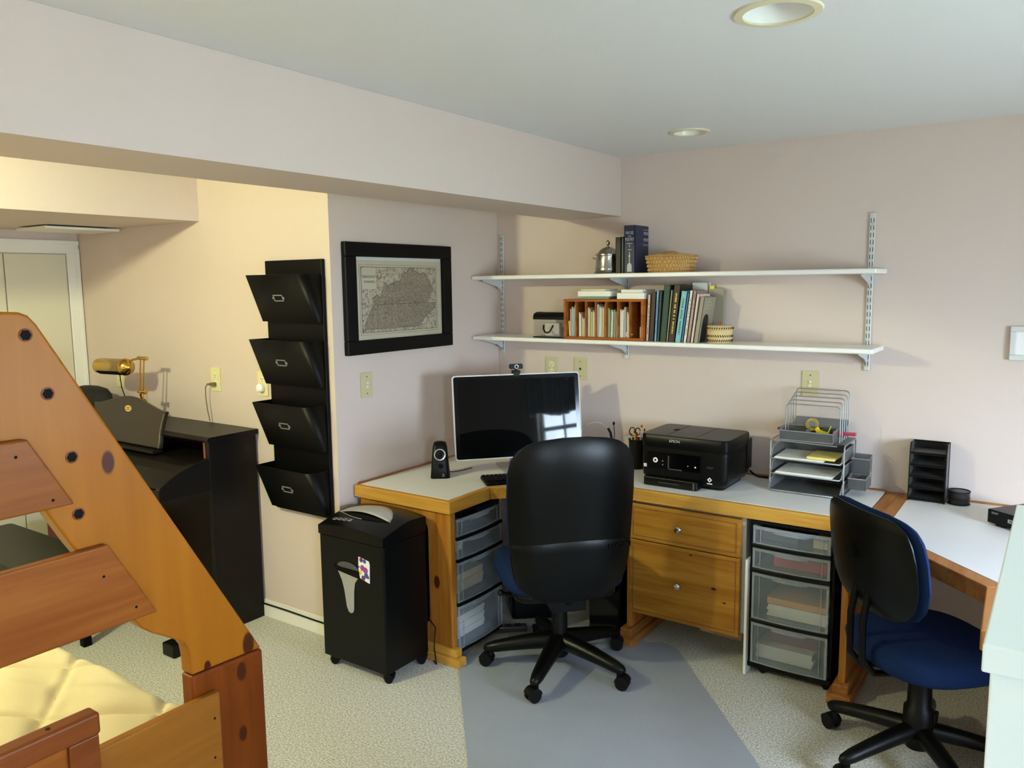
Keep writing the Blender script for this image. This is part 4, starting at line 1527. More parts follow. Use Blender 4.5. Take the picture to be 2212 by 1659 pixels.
R2 = math.radians(-45)
tc = thing('task_chair', 'small blue task chair with dark oval back at the side desk', 'chair', (2.450, -0.90, 0), R2)
wt2 = [(0.596, 0.08), (0.608, 0.14), (0.630, 0.188), (0.67, 0.222), (0.74, 0.242), (0.83, 0.242), (0.89, 0.232), (0.930, 0.212), (0.952, 0.175), (0.963, 0.10)]


def yc2(z):
    return -0.235 - 0.14 * (z - 0.75)


put('back_shell', G().rings(back_mesh([(z, w * .97) for z, w in wt2], yc2, 0.022, 0.004, 30, (0.600, 0.957), 0.5)), 'black_shell', tc, smooth=60)
put('back_cushion', G().rings(back_mesh([(z + .001, w + .008) for z, w in wt2], lambda z: yc2(z) + .026, 0.018, 0.080, 30, (0.597, 0.964), 0.5)), 'blue_fabric', tc, smooth=60)
put('back_knob', G().lathe([(0.024, -0.018), (0.022, -0.036), (0.001, -0.038)], (-0.02, yc2(.80) - .005, 0.80), 20, axis='y'), 'black_plastic', tc, smooth=40)
for sx in (-1, 1):
    put('back_bar', G().tube([(sx * .035, -0.240, 0.68), (sx * .035, -0.258, 0.58), (sx * .035, -0.256, 0.44), (sx * .035, -0.21, 0.385), (sx * .035, -0.05, 0.37)], 0.012, 8), 'black_metal', tc, smooth=60)
rg = []
for (s, z) in ((0.5, 0.395), (0.90, 0.402), (1.0, 0.425), (1.02, 0.455), (0.98, 0.478), (0.86, 0.492), (0.5, 0.494), (0.04, 0.488)):
    ring = []
    for k in range(36):
        a = 2 * PI * k / 36
        c, s_ = math.cos(a), math.sin(a)
        ring.append((0.245 * s * math.copysign(abs(c) ** 0.7, c), 0.235 * s * math.copysign(abs(s_) ** 0.7, s_) + 0.02, z - (0.03 * max(0, s_ * s - .5) ** 2)))
    rg.append(ring)
put('seat', G().rings(rg), 'blue_fabric', tc, smooth=70)
put('seat_pan', G().lathe([(0.001, 0.372), (0.17, 0.374), (0.20, 0.392), (0.18, 0.402), (0.001, 0.402)], (0, 0.02, 0), 32), 'black_plastic', tc, smooth=50)
put('column', G().lathe([(0.001, 0.14), (0.052, 0.14), (0.050, 0.22), (0.040, 0.23), (0.038, 0.36), (0.001, 0.372)], (0, 0, 0), 26), 'black_plastic', tc, smooth=50)
put('price_tag', G().box(-0.012, -0.10, 0.345, 0.012, -0.098, 0.368), 'white_plastic', tc)
star_base(tc, (164, 234, 306, 18, 90), 0.325, 0.125, 0.092, R2, 0.0, 'black_plastic', 0.028, (0.034, 0.024))

# ================================================================== WHITE CABINET AT THE RIGHT
wc = thing('white_cabinet', 'glossy white cabinet at the right edge with overhanging lid', 'cabinet', (0, 0, 0))
put('body', G().box(2.735, -2.548, 0.0, 3.27, -1.66, 1.128), 'white_lacquer', wc, bevel=0.003)
put('lid', G().box(2.724, -2.560, 1.128, 3.28, -1.649, 1.172), 'white_lacquer', wc, bevel=0.003)

# ================================================================== MONITOR
RM = math.radians(47.8)
mo = thing('monitor', 'wide black monitor with thin silver rim on the corner desk', 'monitor', (0.527, -0.558, 0.7625), RM)
tl = Matrix.Translation((0, 0, 0.072)) @ Matrix.Rotation(math.radians(-9), 4, 'X')


def mbox(g, *a):
    return g.box(*a, mx=tl)


g = G()
rr = rrect(-0.335, 0.0, 0.335, 0.428, 0.016, 5)
g.rings([[tl @ Vector((p[0] * s, y, 0.214 + (p[1] - 0.214) * s2)) for p in rr] for (y, s, s2) in ((-0.010, .992, .988), (-0.012, 1, 1), (0.006, 1, 1), (0.022, .93, .92), (0.034, .6, .6))])
put('housing', g, 'silver_rim', mo, smooth=40)
g = G()
rr = rrect(-0.329, 0.006, 0.329, 0.422, 0.012, 5)
g.rings([[tl @ Vector((p[0], y, p[1])) for p in rr] for y in (-0.0135, -0.0095)])
put('bezel', g, 'black_gloss', mo)
put('screen', mbox(G(), -0.308, -0.0142, 0.030, 0.308, -0.0130, 0.402), 'screen', mo)
lg = text('logo', 'hp', 0.018, (0, -0.0145, 0.020), (PI / 2, 0, 0), 'silver_rim', mo, 0.0004)
lg.data.transform(tl)
put('stand', G().box(-0.085, -0.055, 0.0, 0.115, 0.20, 0.008).tube([(0.015, 0.18, 0.008), (0.015, 0.15, 0.08), (0.015, 0.08, 0.20)], [0.03, 0.03, 0.03], 12), 'silver_paint', mo, bevel=0.003)
wb = thing('webcam', 'small black webcam clipped on top of the monitor', 'webcam', (0.527 - 0.067 * math.sin(-RM) * -1 * 0, -0.558, 0.7625), RM)
wb.location = (0.527 + (-0.067) * math.sin(RM) * 1.0, -0.558 + 0.067 * math.cos(RM), 0.7625 + 0.072 + 0.4225 + .003)
put('clip', G().box(-0.020, -0.018, 0.0, 0.020, 0.022, 0.016).box(-0.015, -0.020, -0.014, 0.015, -0.015, 0.008), 'black_plastic', wb, bevel=0.003)
put('neck', G().cyl((0, 0, 0.014), (0, 0, 0.026), 0.007), 'black_plastic', wb)
put('body', G().prism(rrect(-0.034, 0.024, 0.034, 0.049, 0.006), 'y', -0.014, 0.012), 'black_plastic', wb, bevel=0.002)
put('lens', G().lathe([(0.0105, -0.013), (0.0105, -0.018), (0.008, -0.0185)], (0, 0, 0.0365), 22, axis='y').lathe([(0.0075, -0.0185), (0.007, -0.019), (0.0005, -0.0195)], (0, 0, 0.0365), 22, axis='y', m=1), ['silver_rim', 'black_gloss'], wb, smooth=40)

# speaker
spk = thing('computer_speaker', 'small black desktop speaker with silver ring, left of the monitor', 'speaker', (0.255, -0.868, 0.7625), math.radians(38))
rg = []
for (z, w, yf, yb) in ((0, .047, -.050, .050), (0.004, .048, -.052, .050), (0.05, .044, -.046, .046), (0.10, .040, -.036, .046), (0.15, .036, -.022, .042), (0.172, .030, -.012, .034), (0.178, .018, -.002, .02)):
    rg.append([(p[0], p[1], z) for p in rrect(-w, yf, w, yb, min(0.016, w * .7), 4)])
put('cabinet', G().rings(rg), 'black_plastic', spk, smooth=40)
sl = Matrix.Translation((0, -0.0345, 0.118)) @ Matrix.Rotation(math.radians(-14), 4, 'X')
g = G()
g.rings([[sl @ Vector((r * math.cos(2 * PI * k / 32), y, r * math.sin(2 * PI * k / 32))) for k in range(32)] for (r, y) in ((0.029, 0.006), (0.029, -0.005), (0.0235, -0.006), (0.022, 0.0))], 0, True, True)
put('ring', g, 'silver', spk, smooth=40)
g = G()
g.rings([[sl @ Vector((r * math.cos(2 * PI * k / 28), y, r * math.sin(2 * PI * k / 28))) for k in range(28)] for (r, y) in ((0.0225, -0.004), (0.018, -0.001), (0.010, -0.001), (0.006, -0.006), (0.0005, -0.007))], 0, False, True)
put('cone', g, 'black_plastic', spk, smooth=50)
put('volume_knob', G().lathe([(0.012, -0.050), (0.011, -0.054), (0.001, -0.055)], (0.004, 0.002, 0.062), 18, axis='y'), 'black_matte', spk, smooth=40)
put('logo', G().lathe([(0.0035, -0.0525), (0.0035, -0.0532)], (0.016, 0.0, 0.022), 14, axis='y').box(0.009, -0.0532, 0.012, 0.023, -0.0525, 0.0145), 'grey_text', spk)
put('speaker_wire', G().tube([(0.03, 0.045, 0.02), (0.055, 0.075, 0.004), (0.10, 0.10, 0.0035), (0.16, 0.16, 0.0035)], 0.0022, 6), 'black_rubber', spk, smooth=60)

# keyboard
kb = thing('keyboard', 'black keyboard on the desk in front of the monitor', 'keyboard', (0.664, -0.690, 0.7625), RM)
put('case', G().prism(rrect(-0.225, -0.078, 0.225, 0.078, 0.012), 'z', 0.0, 0.016), 'black_plastic', kb, bevel=0.004)
g = G()
for r in range(6):
    y = 0.064 - 0.0215 * r - (0.004 if r else 0)
    for k in range(21):
        if k in (15, 19) and r in (2,):
            pass
        x = -0.210 + 0.0210 * k
        if k == 14 or (r == 5 and 4 <= k <= 8):
            continue
        g.box(x - .0085, y - .0085, 0.016, x + .0085, y + .0085, 0.0215)
g.box(-0.130, -0.0555, 0.016, -0.035, -0.0385, 0.0215)
put('keys', g, 'black_plastic', kb, bevel=0.0015)['kind'] = 'stuff'

# headset behind the chair
hs = thing('headset', 'thin black headset with microphone boom beside the monitor', 'headset', (0.80, -0.25, 0.7625), math.radians(12))
band = [(0.085 * math.cos(math.radians(a)), 0, 0.148 + 0.085 * math.sin(math.radians(a))) for a in range(0, 181, 12)]
put('headband', G().tube(band, 0.0035, 8), 'grey_text', hs, smooth=60)
put('ear_cup', G().lathe([(0.001, -0.018), (0.030, -0.016), (0.036, 0), (0.030, 0.016), (0.001, 0.018)], (0.085, 0, 0.037), 22, axis='x').cyl((0.085, 0, 0.037), (0.085, 0, 0.150), 0.006), 'black_plastic', hs, smooth=50)
put('ear_cup', G().lathe([(0.001, -0.018), (0.030, -0.016), (0.036, 0), (0.030, 0.016), (0.001, 0.018)], (-0.085, 0, 0.037), 22, axis='x').cyl((-0.085, 0, 0.037), (-0.085, 0, 0.150), 0.006), 'black_plastic', hs, smooth=50)
put('slider', G().tube([(0.066, 0, 0.205), (0.080, 0, 0.180), (0.086, 0, 0.148)], 0.007, 8), 'black_plastic', hs, smooth=60)
put('microphone', G().tube([(0.092, 0, 0.04), (0.102, -0.005, 0.18), (0.098, -.005, 0.225)], 0.002, 6).sphere((0.098, -.005, 0.232), 0.006, 0, 1.6), 'black_matte', hs, smooth=60)

# pencil cup
pc = thing('pencil_cup', 'tall black mesh cup of pens and pencils left of the printer', 'pen cup', (1.005, -0.185, 0.7625))
put('cup', G().rings([[(r * math.cos(2 * PI * k / 28), r * math.sin(2 * PI * k / 28), z) for k in range(28)] for (r, z) in ((0.040, 0.002), (0.042, 0.15), (0.039, 0.15), (0.037, 0.004))]), 'wire_mesh_black', pc, smooth=50)
put('rim', G().tube([(0.042 * math.cos(a * PI / 12), 0.042 * math.sin(a * PI / 12), 0.152) for a in range(24)], 0.003, 6, closed=True), 'black_metal', pc)
for (dx, dy, tx, ty, h, m, lab, nm) in ((0.008, 0.005, 0.026, 0.0, 0.225, 'white_plastic', 'white pencil with red band standing tallest in the black cup', 'pencil'),
                                         (-0.01, 0.01, -0.006, -0.014, 0.195, 'yellow_plastic', 'yellow pencil in the black cup, middle', 'pencil'),
                                         (0.015, -0.01, 0.036, 0.012, 0.205, 'green_plastic', 'olive pen leaning right in the black cup', 'pen'),
                                         (0.0, -0.012, 0.014, -0.03, 0.190, 'red_plastic', 'dark red pen in the black cup', 'pen'),
                                         (-0.012, -0.005, -0.022, -0.02, 0.180, 'paper_blue', 'pale blue pen in the black cup', 'pen')):
    t = thing(nm, lab, nm, (1.005, -0.185, 0.7655))
    put('barrel', G().cyl((dx, dy, 0.0), (tx, ty, h - .012), 0.0042, seg=8), m, t)
    d_ = (Vector((tx, ty, h - .012)) - Vector((dx, dy, 0))).normalized()
    p0 = Vector((tx, ty, h - .012))
    put('tip', G().cyl(p0, p0 + d_ * .012, 0.0045, seg=8), 'red_plastic' if m == 'white_plastic' else 'dark_red', t)
t = thing('scissors', 'scissors with grey looped handles in the black cup', 'scissors', (1.005, -0.185, 0.7655))
put('handles', G().tube([(-0.026 + .016 * math.cos(a * PI / 8), 0.0, 0.186 + .022 * math.sin(a * PI / 8)) for a in range(16)], 0.003, 6, closed=True).tube([(0.006 + .014 * math.cos(a * PI / 8), 0.0, 0.190 + .018 * math.sin(a * PI / 8)) for a in range(16)], 0.003, 6, closed=True), 'book_brown', t, smooth=60)
put('blades', G().box(-0.014, -.001, 0.01, -0.004, .001, 0.17), 'nickel', t)

# ================================================================== PRINTER
pt = thing('printer', 'black all-in-one inkjet printer on the worktop', 'printer', (1.360, -0.268, 0.7625))
W = 0.2125
D = 0.165
g = G().rings([[(p[0], p[1], z) for p in rrect(-W + i_, -D + i_, W - i_, D - i_, 0.028, 5)] for (i_, z) in ((0.030, 0.0), (0.028, 0.010), (0.012, 0.022), (0.002, 0.040), (0.0, 0.06), (0.0, 0.160))])
put('body', g, 'black_shell', pt, smooth=35)
g = G().rings([[(p[0], p[1], z) for p in rrect(-W - .002 + i_, -D - .002 + i_, W + .002 - i_, D - i_, 0.030, 5)] for (i_, z) in ((0.002, 0.162), (0.0, 0.165), (0.0, 0.168))])
put('upper_band', G().rings([[(p[0], p[1], z) for p in rrect(-W, -D, W, D, 0.030, 5)] for z in (0.1605, 0.178)]), 'black_plastic', pt, smooth=35)
g = G().rings([[(p[0], p[1], z) for p in rrect(-W - .003 + i_, -D - .003 + i_, W + .003 - i_, D - .012 - i_, 0.032, 6)] for (i_, z) in ((0.002, 0.180), (0.0, 0.184), (0.0, 0.232), (0.004, 0.238), (0.010, 0.2385))])
put('scanner_lid', g, 'black_shell', pt, smooth=35)
put('rear_block', G().box(W - .004, D - .06, 0.06, W + .006, D, 0.205), 'black_shell', pt, bevel=0.004)
g = G().box(-0.088, -D + .01, 0.2383, -0.0865, D - .02, 0.2392).box(0.055, -D + .01, 0.2383, 0.0562, D - .02, 0.2392)
g.box(-0.112, -0.02, 0.2383, -0.088, 0.02, 0.2396)
put('lid_lines', g, 'black_matte', pt)
put('brand_lettering', G().box(0, 0, 0, 0.0001, 0.0001, 0.0001), 'letter_silver', pt)
bpy.data.objects.remove(bpy.data.objects['brand_lettering'])
text('lettering', 'EPSON', 0.0175, (-0.040, -D - .0040, 0.214), (PI / 2, 0, 0), 'letter_silver', pt, 0.0006)
put('control_panel', G().prism(rrect(-0.176, 0.079, 0.086, 0.157, 0.004), 'y', -D - .003, -D + .001), 'black_gloss', pt)
g = G().lathe([(0.0125, -D - .003), (0.012, -D - .0045), (0.006, -D - .0046)], (-0.136, 0, 0.116), 26, axis='y')
pb = put('power_button', g, 'white_plastic', pt)
put('button_core', G().lathe([(0.0055, -D - .0046), (0.005, -D - .0052)], (-0.136, 0, 0.116), 20, axis='y'), 'black_matte', pb)
g = G().box(-0.102, -D - .0036, 0.113, -0.095, -D - .003, 0.117).box(-0.101, -D - .0036, 0.095, -0.096, -D - .003, 0.100).lathe([(0.003, -D - .003), (0.003, -D - .0036)], (0.027, 0, 0.104), 12, axis='y')
put('panel_marks', g, 'grey_text', pt)
put('touch_screen', G().box(-0.068, -D - .005, 0.082, -0.002, -D - .003, 0.140), 'black_gloss', pt)
g = G().box(-0.072, -D - .0056, 0.078, -0.066, -D - .003, 0.142).box(-0.072, -D - .0056, 0.078, -0.002, -D - .003, 0.083)
put('screen_trim', g, 'screen_grey', pt)
put('indicator', G().box(0.060, -D - .0038, 0.099, 0.067, -D - .003, 0.106), 'white_plastic', pt)
g = G().frame(-0.197, 0.078, -0.182, 0.093, 0.0035, -D - .0012, -D + .001).box(-0.192, -D - .0012, 0.083, -0.187, -D, 0.088)
put('wireless_mark', g, 'white_plastic', pt)
g = G()
for (cx, cz, a) in ((0.132, 0.052, PI / 4),):
    mxx = Matrix.Translation((cx, 0, cz)) @ Matrix.Rotation(a, 4, 'Y')
    for (p, q, r_, s_) in ((-.008, -.008, .008, -.004), (-.008, .004, .008, .008), (-.008, -.004, -.004, .004), (.004, -.004, .008, .004)):
        g.box(p, -D - .0012, q, r_, -D + .001, s_, mx=mxx)
put('diamond_mark', g, 'white_plastic', pt)
put('mark_bar', G().box(0.120, -D - .0012, 0.032, 0.145, -D + .001, 0.036), 'white_plastic', pt)
put('model_lines', G().box(0.118, -D - .0010, 0.110, 0.148, -D + .001, 0.112).box(0.118, -D - .0010, 0.104, 0.146, -D + .001, 0.106), 'screen_grey', pt)
put('output_slot', G().box(-0.172, -D - .001, 0.044, 0.088, -D + .02, 0.076), 'black_matte', pt)
ptray = put('paper_tray', G().rings([[(p[0], p[1], z) for p in rrect(-0.178, -0.212, 0.090, -0.14, 0.010, 3)] for z in (0.002, 0.042)]), 'black_shell', pt, bevel=0.003)
put('tray_grip', G().box(-0.100, -0.2126, 0.020, 0.002, -0.2118, 0.0225).box(0.070, -0.2130, 0.006, 0.078, -0.2118, 0.038), 'screen_grey', ptray)
ant = put('cord', G().tube([(1.565, -0.09, 0.80), (1.585, -0.07, 0.775), (1.60, -0.06, 0.768), (1.645, -0.06, 0.767), (1.62, -.05, .767)], 0.005, 6), 'black_rubber', smooth=60)
tag(ant, 'short black power cord lying behind the printer on the desk', 'cord')

# ================================================================== WIRE LETTER TRAYS
TZ = 0.7625
wo = thing('letter_tray_organizer', 'silver wire mesh desk organizer with trays and file rack', 'desk organizer', (0, 0, TZ))
tx0, tx1 = 1.712, 2.018


def wire_rect(g, pts, r=0.0028, closed=True):
    return g.tube(pts, r, 6, closed=closed)


g = G()
for x in (tx0 - .002, tx1 + .012):
    g.tube([(x, -0.245, 0.004), (x, -0.245, 0.222), (x, -0.235, 0.232), (x, -0.03, 0.232), (x, -0.02, 0.222), (x, -0.02, 0.004)], 0.003, 6)
    g.tube([(x, -0.245, 0.004), (x, -0.02, 0.004)], 0.003, 6)
g.tube([(tx0 - .002, -0.02, 0.232), (tx1 + .012, -0.02, 0.232)], 0.003, 6)
g.tube([(tx0 + .03, -0.245, 0.232), (tx1 - .02, -0.245, 0.228)], 0.003, 6)
put('side_frame', g, 'wire_grey', wo, smooth=60)
for (zt, yo) in ((0.003, -0.280), (0.076, -0.262), (0.146, -0.258)):
    g = G()
    a, b = tx0 + .002, tx1 + .004
    g.tube([(a, -0.02, zt + .055), (a, -0.19, zt + .055), (a, -0.225, zt + .050), (a, yo + .012, zt + .012), (a + .006, yo, zt + .004), (b - .006, yo, zt + .004), (b, yo + .012, zt + .012), (b, -0.225, zt + .050), (b, -0.19, zt + .055), (b, -0.02, zt + .055)], 0.0032, 6, closed=True)
    tr = put('tray_rim', g, 'wire_grey', wo, smooth=60)
    g = G()
    g.box(a, yo + .004, zt + .001, b, -0.022, zt + .0025)
    g.prism([(yo + .01, zt + .002), (-0.022, zt + .002), (-0.022, zt + .054), (-0.19, zt + .054), (-0.225, zt + .048)], 'x', a, a + .0012)
    g.prism([(yo + .01, zt + .002), (-0.022, zt + .002), (-0.022, zt + .054), (-0.19, zt + .054), (-0.225, zt + .048)], 'x', b - .0012, b)
    g.box(a, -0.0235, zt + .002, b, -0.022, zt + .054)
    put('tray_mesh', g, 'wire_mesh', tr)
put('top_deck', G().box(tx0 + .02, -0.22, 0.2325, tx1 + .008, -0.022, 0.234), 'wire_mesh', wo)
# front basket on the deck
g = G()
a, b = 1.745, 1.978
g.box(a, -0.235, 0.236, b, -0.14, 0.238).box(a, -0.236, 0.238, b, -0.2345, 0.278).box(a, -0.141, 0.238, b, -0.1395, 0.300).box(a, -0.235, 0.238, a + .0015, -0.14, 0.292).box(b - .0015, -0.235, 0.238, b, -0.14, 0.292).box((a + b) / 2 - .001, -0.235, 0.238, (a + b) / 2 + .001, -0.14, 0.288)
bk = put('front_basket', g, 'wire_mesh', wo)
put('basket_rim', G().tube([(a, -0.236, 0.236), (a, -0.236, 0.278), (b, -0.236, 0.278), (b, -0.236, 0.236)], 0.003, 6, closed=True).tube([(a, -0.236, 0.278), (a, -0.14, 0.290), (b, -0.14, 0.290), (b, -0.236, 0.278)], 0.003, 6), 'wire_grey', bk, smooth=60)
# file rack: sloping mesh plate and five wire loops
rk = put('rack_plate', G().prism([(-0.135, 0.250), (-0.132, 0.248), (-0.020, 0.312), (-0.022, 0.315)], 'x', 1.762, 2.000), 'wire_mesh', wo)
for k in range(5):
    f = k / 4
    y = -0.195 + 0.155 * f
    zt = 0.397 + 0.054 * f
    xa, xc = 1.760 + .002 * f, 1.998 + .002 * f
    pts = [(xa, y, 0.237)] + [(xa, y, zt - .016), (xa + .005, y, zt - .005), (xa + .016, y, zt), (xc - .016, y, zt), (xc - .005, y, zt - .005), (xc, y, zt - .016)] + [(xc, y, 0.237)]
    put('rack_loop', G().tube(pts, 0.0026, 6), 'wire_grey', wo, smooth=60)
put('rack_mesh_panel', G().box(1.760, -0.1955, 0.30, 1.998, -0.1945, 0.392), 'clear_plastic', wo)
# hanging side baskets
g = G()
g.box(2.036, -0.185, 0.030, 2.110, -0.06, 0.032)
for (x0_, y0_, x1_, y1_, zz) in ((2.036, -0.186, 2.110, -0.1845, 0.078), (2.036, -0.115, 2.110, -0.1135, 0.155), (2.036, -0.06, 2.110, -0.0585, 0.170), (2.1085, -0.186, 2.110, -0.115, 0.085), (2.1085, -0.115, 2.110, -0.06, 0.165), (2.036, -0.186, 2.0375, -0.115, 0.085), (2.036, -0.115, 2.0375, -0.06, 0.165)):
    g.box(x0_, y0_, 0.032, x1_, y1_, zz)
sb_ = put('side_basket', g, 'wire_mesh', wo)
put('basket_rim', G().tube([(2.036, -0.186, 0.080), (2.110, -0.186, 0.080), (2.110, -0.115, 0.088), (2.036, -0.115, 0.088)], 0.0028, 6, closed=True), 'wire_grey', sb_, smooth=60)
put('basket_rim', G().tube([(2.036, -0.115, 0.157), (2.110, -0.115, 0.157), (2.110, -0.06, 0.170), (2.036, -0.06, 0.170)], 0.0028, 6, closed=True), 'wire_grey', sb_, smooth=60)
# things in the trays
slab('paper_stack', 'white papers in the top wire letter tray', 'papers', (1.835, -0.155, TZ + 0.1490), 0.215, 0.20, 0.010, 'paper', 0.03, layers=3)
slab('notepad', 'yellow note pad on the papers in the top wire tray', 'notepad', (1.935, -0.165, TZ + 0.1597), 0.120, 0.16, 0.012, 'paper_yellow', -0.03)
slab('paper_stack', 'white papers in the middle wire letter tray', 'papers', (1.860, -0.155, TZ + 0.0790), 0.25, 0.20, 0.012, 'paper', 0.0, layers=3)
td = thing('tape_dispenser', 'yellow tape dispenser in the wire organizer basket', 'tape dispenser', (1.890, -0.160, TZ + 0.262), 0.1)
ring = [(0.026 * math.cos(a), 0.040 + 0.026 * math.sin(a)) for a in [2 * PI * k / 24 for k in range(24)]]
g = G()
g.rings([[(0.028 * math.cos(2 * PI * k / 26) - .02, y, 0.042 + 0.028 * math.sin(2 * PI * k / 26)) for k in range(26)] for y in (-0.008, 0.008)] + [[(0.017 * math.cos(2 * PI * k / 26) - .02, y, 0.042 + 0.017 * math.sin(2 * PI * k / 26)) for k in range(26)] for y in (0.008, -0.008)], 0, False, False)
g.prism([(0.004, 0.036), (0.014, 0.020), (0.045, 0.012), (0.058, 0.040), (0.062, 0.040), (0.052, 0.004), (0.0, 0.004), (-0.008, 0.020)], 'y', -0.008, 0.008)
put('body', g, 'yellow_plastic', td, bevel=0.002)
put('tape_roll', G().lathe([(0.0165, -0.006), (0.0165, 0.006)], (-0.02, 0, 0.042), 24, axis='y'), 'clear_plastic', td)
put('label_patch', G().prism([(0.018, 0.022), (0.044, 0.016), (0.054, 0.040), (0.030, 0.030)], 'y', -0.0095, 0.0095), 'book_green', td)
for (x, lab, sx) in ((1.735, 'pink translucent clip sticking out left of the wire organizer', 0.05), (2.005, 'pink translucent ruler end sticking out right of the wire organizer', 0.10)):
    slab('plastic_ruler' if sx > .06 else 'plastic_clip', lab, 'desk supply', (x, -0.13, TZ + 0.262), sx, 0.03, 0.014, 'pink_plastic', 0.1, bevel=0.004)
for (dx, m, lab) in ((2.052, 'red_plastic', 'red round cap in the wire side basket'), (2.092, 'black_plastic', 'black round cap in the wire side basket')):
    o = put('bottle_cap', G().lathe([(0.014, 0.0), (0.015, 0.03), (0.010, 0.042), (0.001, 0.043)], (0, 0, 0), 18), m, smooth=50)
    o.location = (dx, -0.150, TZ + 0.0325)
    tag(o, lab, 'cap')
o = put('staple_remover', G().tube([(0, 0, 0), (0.012, 0, 0.05), (0.03, -0.005, 0.10)], 0.006, 8).tube([(0.03, -0.005, 0.10), (0.045, 0.0, 0.06), (0.040, 0.0, 0.015)], 0.006, 8), 'green_plastic', smooth=60)
o.name = 'plastic_strap'
o.location = (2.062, -0.088, TZ + 0.033)
tag(o, 'lime green plastic loop standing in the wire side basket', 'strap')

# ================================================================== BLACK MESH ORGANISER, CUP, PLAYER
bo = thing('mesh_shelf_sorter', 'black wire mesh sorter with four small shelves against the wall', 'desk organizer', (2.342, -0.018, TZ), 0.0)
g = G()
pf = [(0.0, 0.0), (-0.105, 0.0), (-0.100, 0.215), (-0.085, 0.250), (0.0, 0.250)]
for x in (-0.070, 0.0685):
    g.prism(pf, 'x', x, x + .0015)
g.box(-0.070, -0.0015, 0.0, 0.070, 0.0, 0.250)
put('mesh_panels', g, 'wire_mesh_black', bo)
for k in range(5):
    z = 0.004 + 0.050 * k
    d = 0.10
    put('shelf', G().prism([(-0.002, z + .003), (-d + (0.012 if k == 4 else 0), z), (-d + (0.012 if k == 4 else 0), z + .010), (-0.002, z + .013)], 'x', -0.069, 0.069), 'wire_mesh_black', bo)
g = G()
for x in (-0.070, 0.070):
    g.tube([(x, p[0], p[1] + .002) for p in pf], 0.0028, 6, closed=True)
for k in range(5):
    g.tube([(-0.07, -0.102 + (0.012 if k == 4 else 0), 0.010 + .05 * k), (0.07, -0.102 + (0.012 if k == 4 else 0), 0.010 + .05 * k)], 0.0022, 6)
g.tube([(-0.07, -0.001, 0.250), (0.07, -0.001, 0.250)], 0.0028, 6)
put('wire_edges', g, 'black_metal', bo, smooth=60)
cp = thing('clip_cup', 'low black wire mesh cup beside the black sorter', 'cup', (2.462, -0.075, TZ))
put('mesh_wall', G().rings([[(0.041 * math.cos(2 * PI * k / 28), 0.041 * math.sin(2 * PI * k / 28), z) for k in range(28)] for z in (0.002, 0.056)], 0, True, False), 'wire_mesh_black', cp, smooth=50)
g = G()
for z in (0.004, 0.057, 0.030):
    g.tube([(0.0415 * math.cos(a * PI / 14), 0.0415 * math.sin(a * PI / 14), z) for a in range(28)], 0.0026 if z != .03 else .0012, 6, closed=True)
put('rims', g, 'black_metal', cp, smooth=60)
mp = thing('media_player', 'black disc player box at the right end of the desk', 'media player', (2.766, -0.343, TZ), math.radians(-36))
put('case', G().box(-0.15, -0.10, 0.008, 0.15, 0.10, 0.062), 'black_shell', mp, bevel=0.003)
put('foot', G().box(-0.12, -0.09, 0, -0.08, -0.05, 0.008).box(0.08, -0.09, 0, 0.12, -0.05, 0.008).box(-0.12, 0.05, 0, 0.12, 0.09, 0.008), 'black_rubber', mp)
text('lettering', 'SONY', 0.011, (-0.118, -0.1005, 0.050), (PI / 2, 0, 0), 'grey_text', mp, 0.0004)
put('disc_badge', G().box(-0.062, -0.1008, 0.028, -0.030, -0.1000, 0.042), 'letter_silver', mp)
text('badge_lettering', 'BLU', 0.011, (-0.046, -0.1012, 0.035), (PI / 2, 0, 0), 'black_matte', mp, 0.0003)

# ================================================================== UPPER SHELF
S1Z = 1.7645
S2Z = 1.4255
tp = thing('sugar_pot', 'polished pewter lidded pot with curled handle on the upper shelf', 'pot', (0.818, -0.155, S1Z))
put('body', G().lathe([(0.001, 0), (0.070, 0.0), (0.072, 0.006), (0.067, 0.014), (0.066, 0.020), (0.0665, 0.024), (0.065, 0.030), (0.062, 0.06), (0.060, 0.085), (0.061, 0.092), (0.001, 0.094)], (0, 0, 0), 40), 'pewter', tp, smooth=35)
lid_ = put('lid', G().lathe([(0.001, 0.094), (0.066, 0.094), (0.066, 0.099), (0.055, 0.104), (0.046, 0.116), (0.036, 0.126), (0.020, 0.134), (0.006, 0.138), (0.001, 0.139)], (0, 0, 0), 40), 'pewter', tp, smooth=35)
put('finial', G().lathe([(0.001, 0.136), (0.006, 0.138), (0.004, 0.144), (0.009, 0.150), (0.011, 0.158), (0.007, 0.168), (0.001, 0.173)], (0, 0, 0), 20), 'pewter', lid_, smooth=50)
put('handle', G().tube([(-0.058, 0, 0.078), (-0.070, 0, 0.074), (-0.080, 0, 0.080), (-0.090, 0, 0.083)], [0.004, .0045, .004, .003], 8), 'pewter', tp, smooth=60)


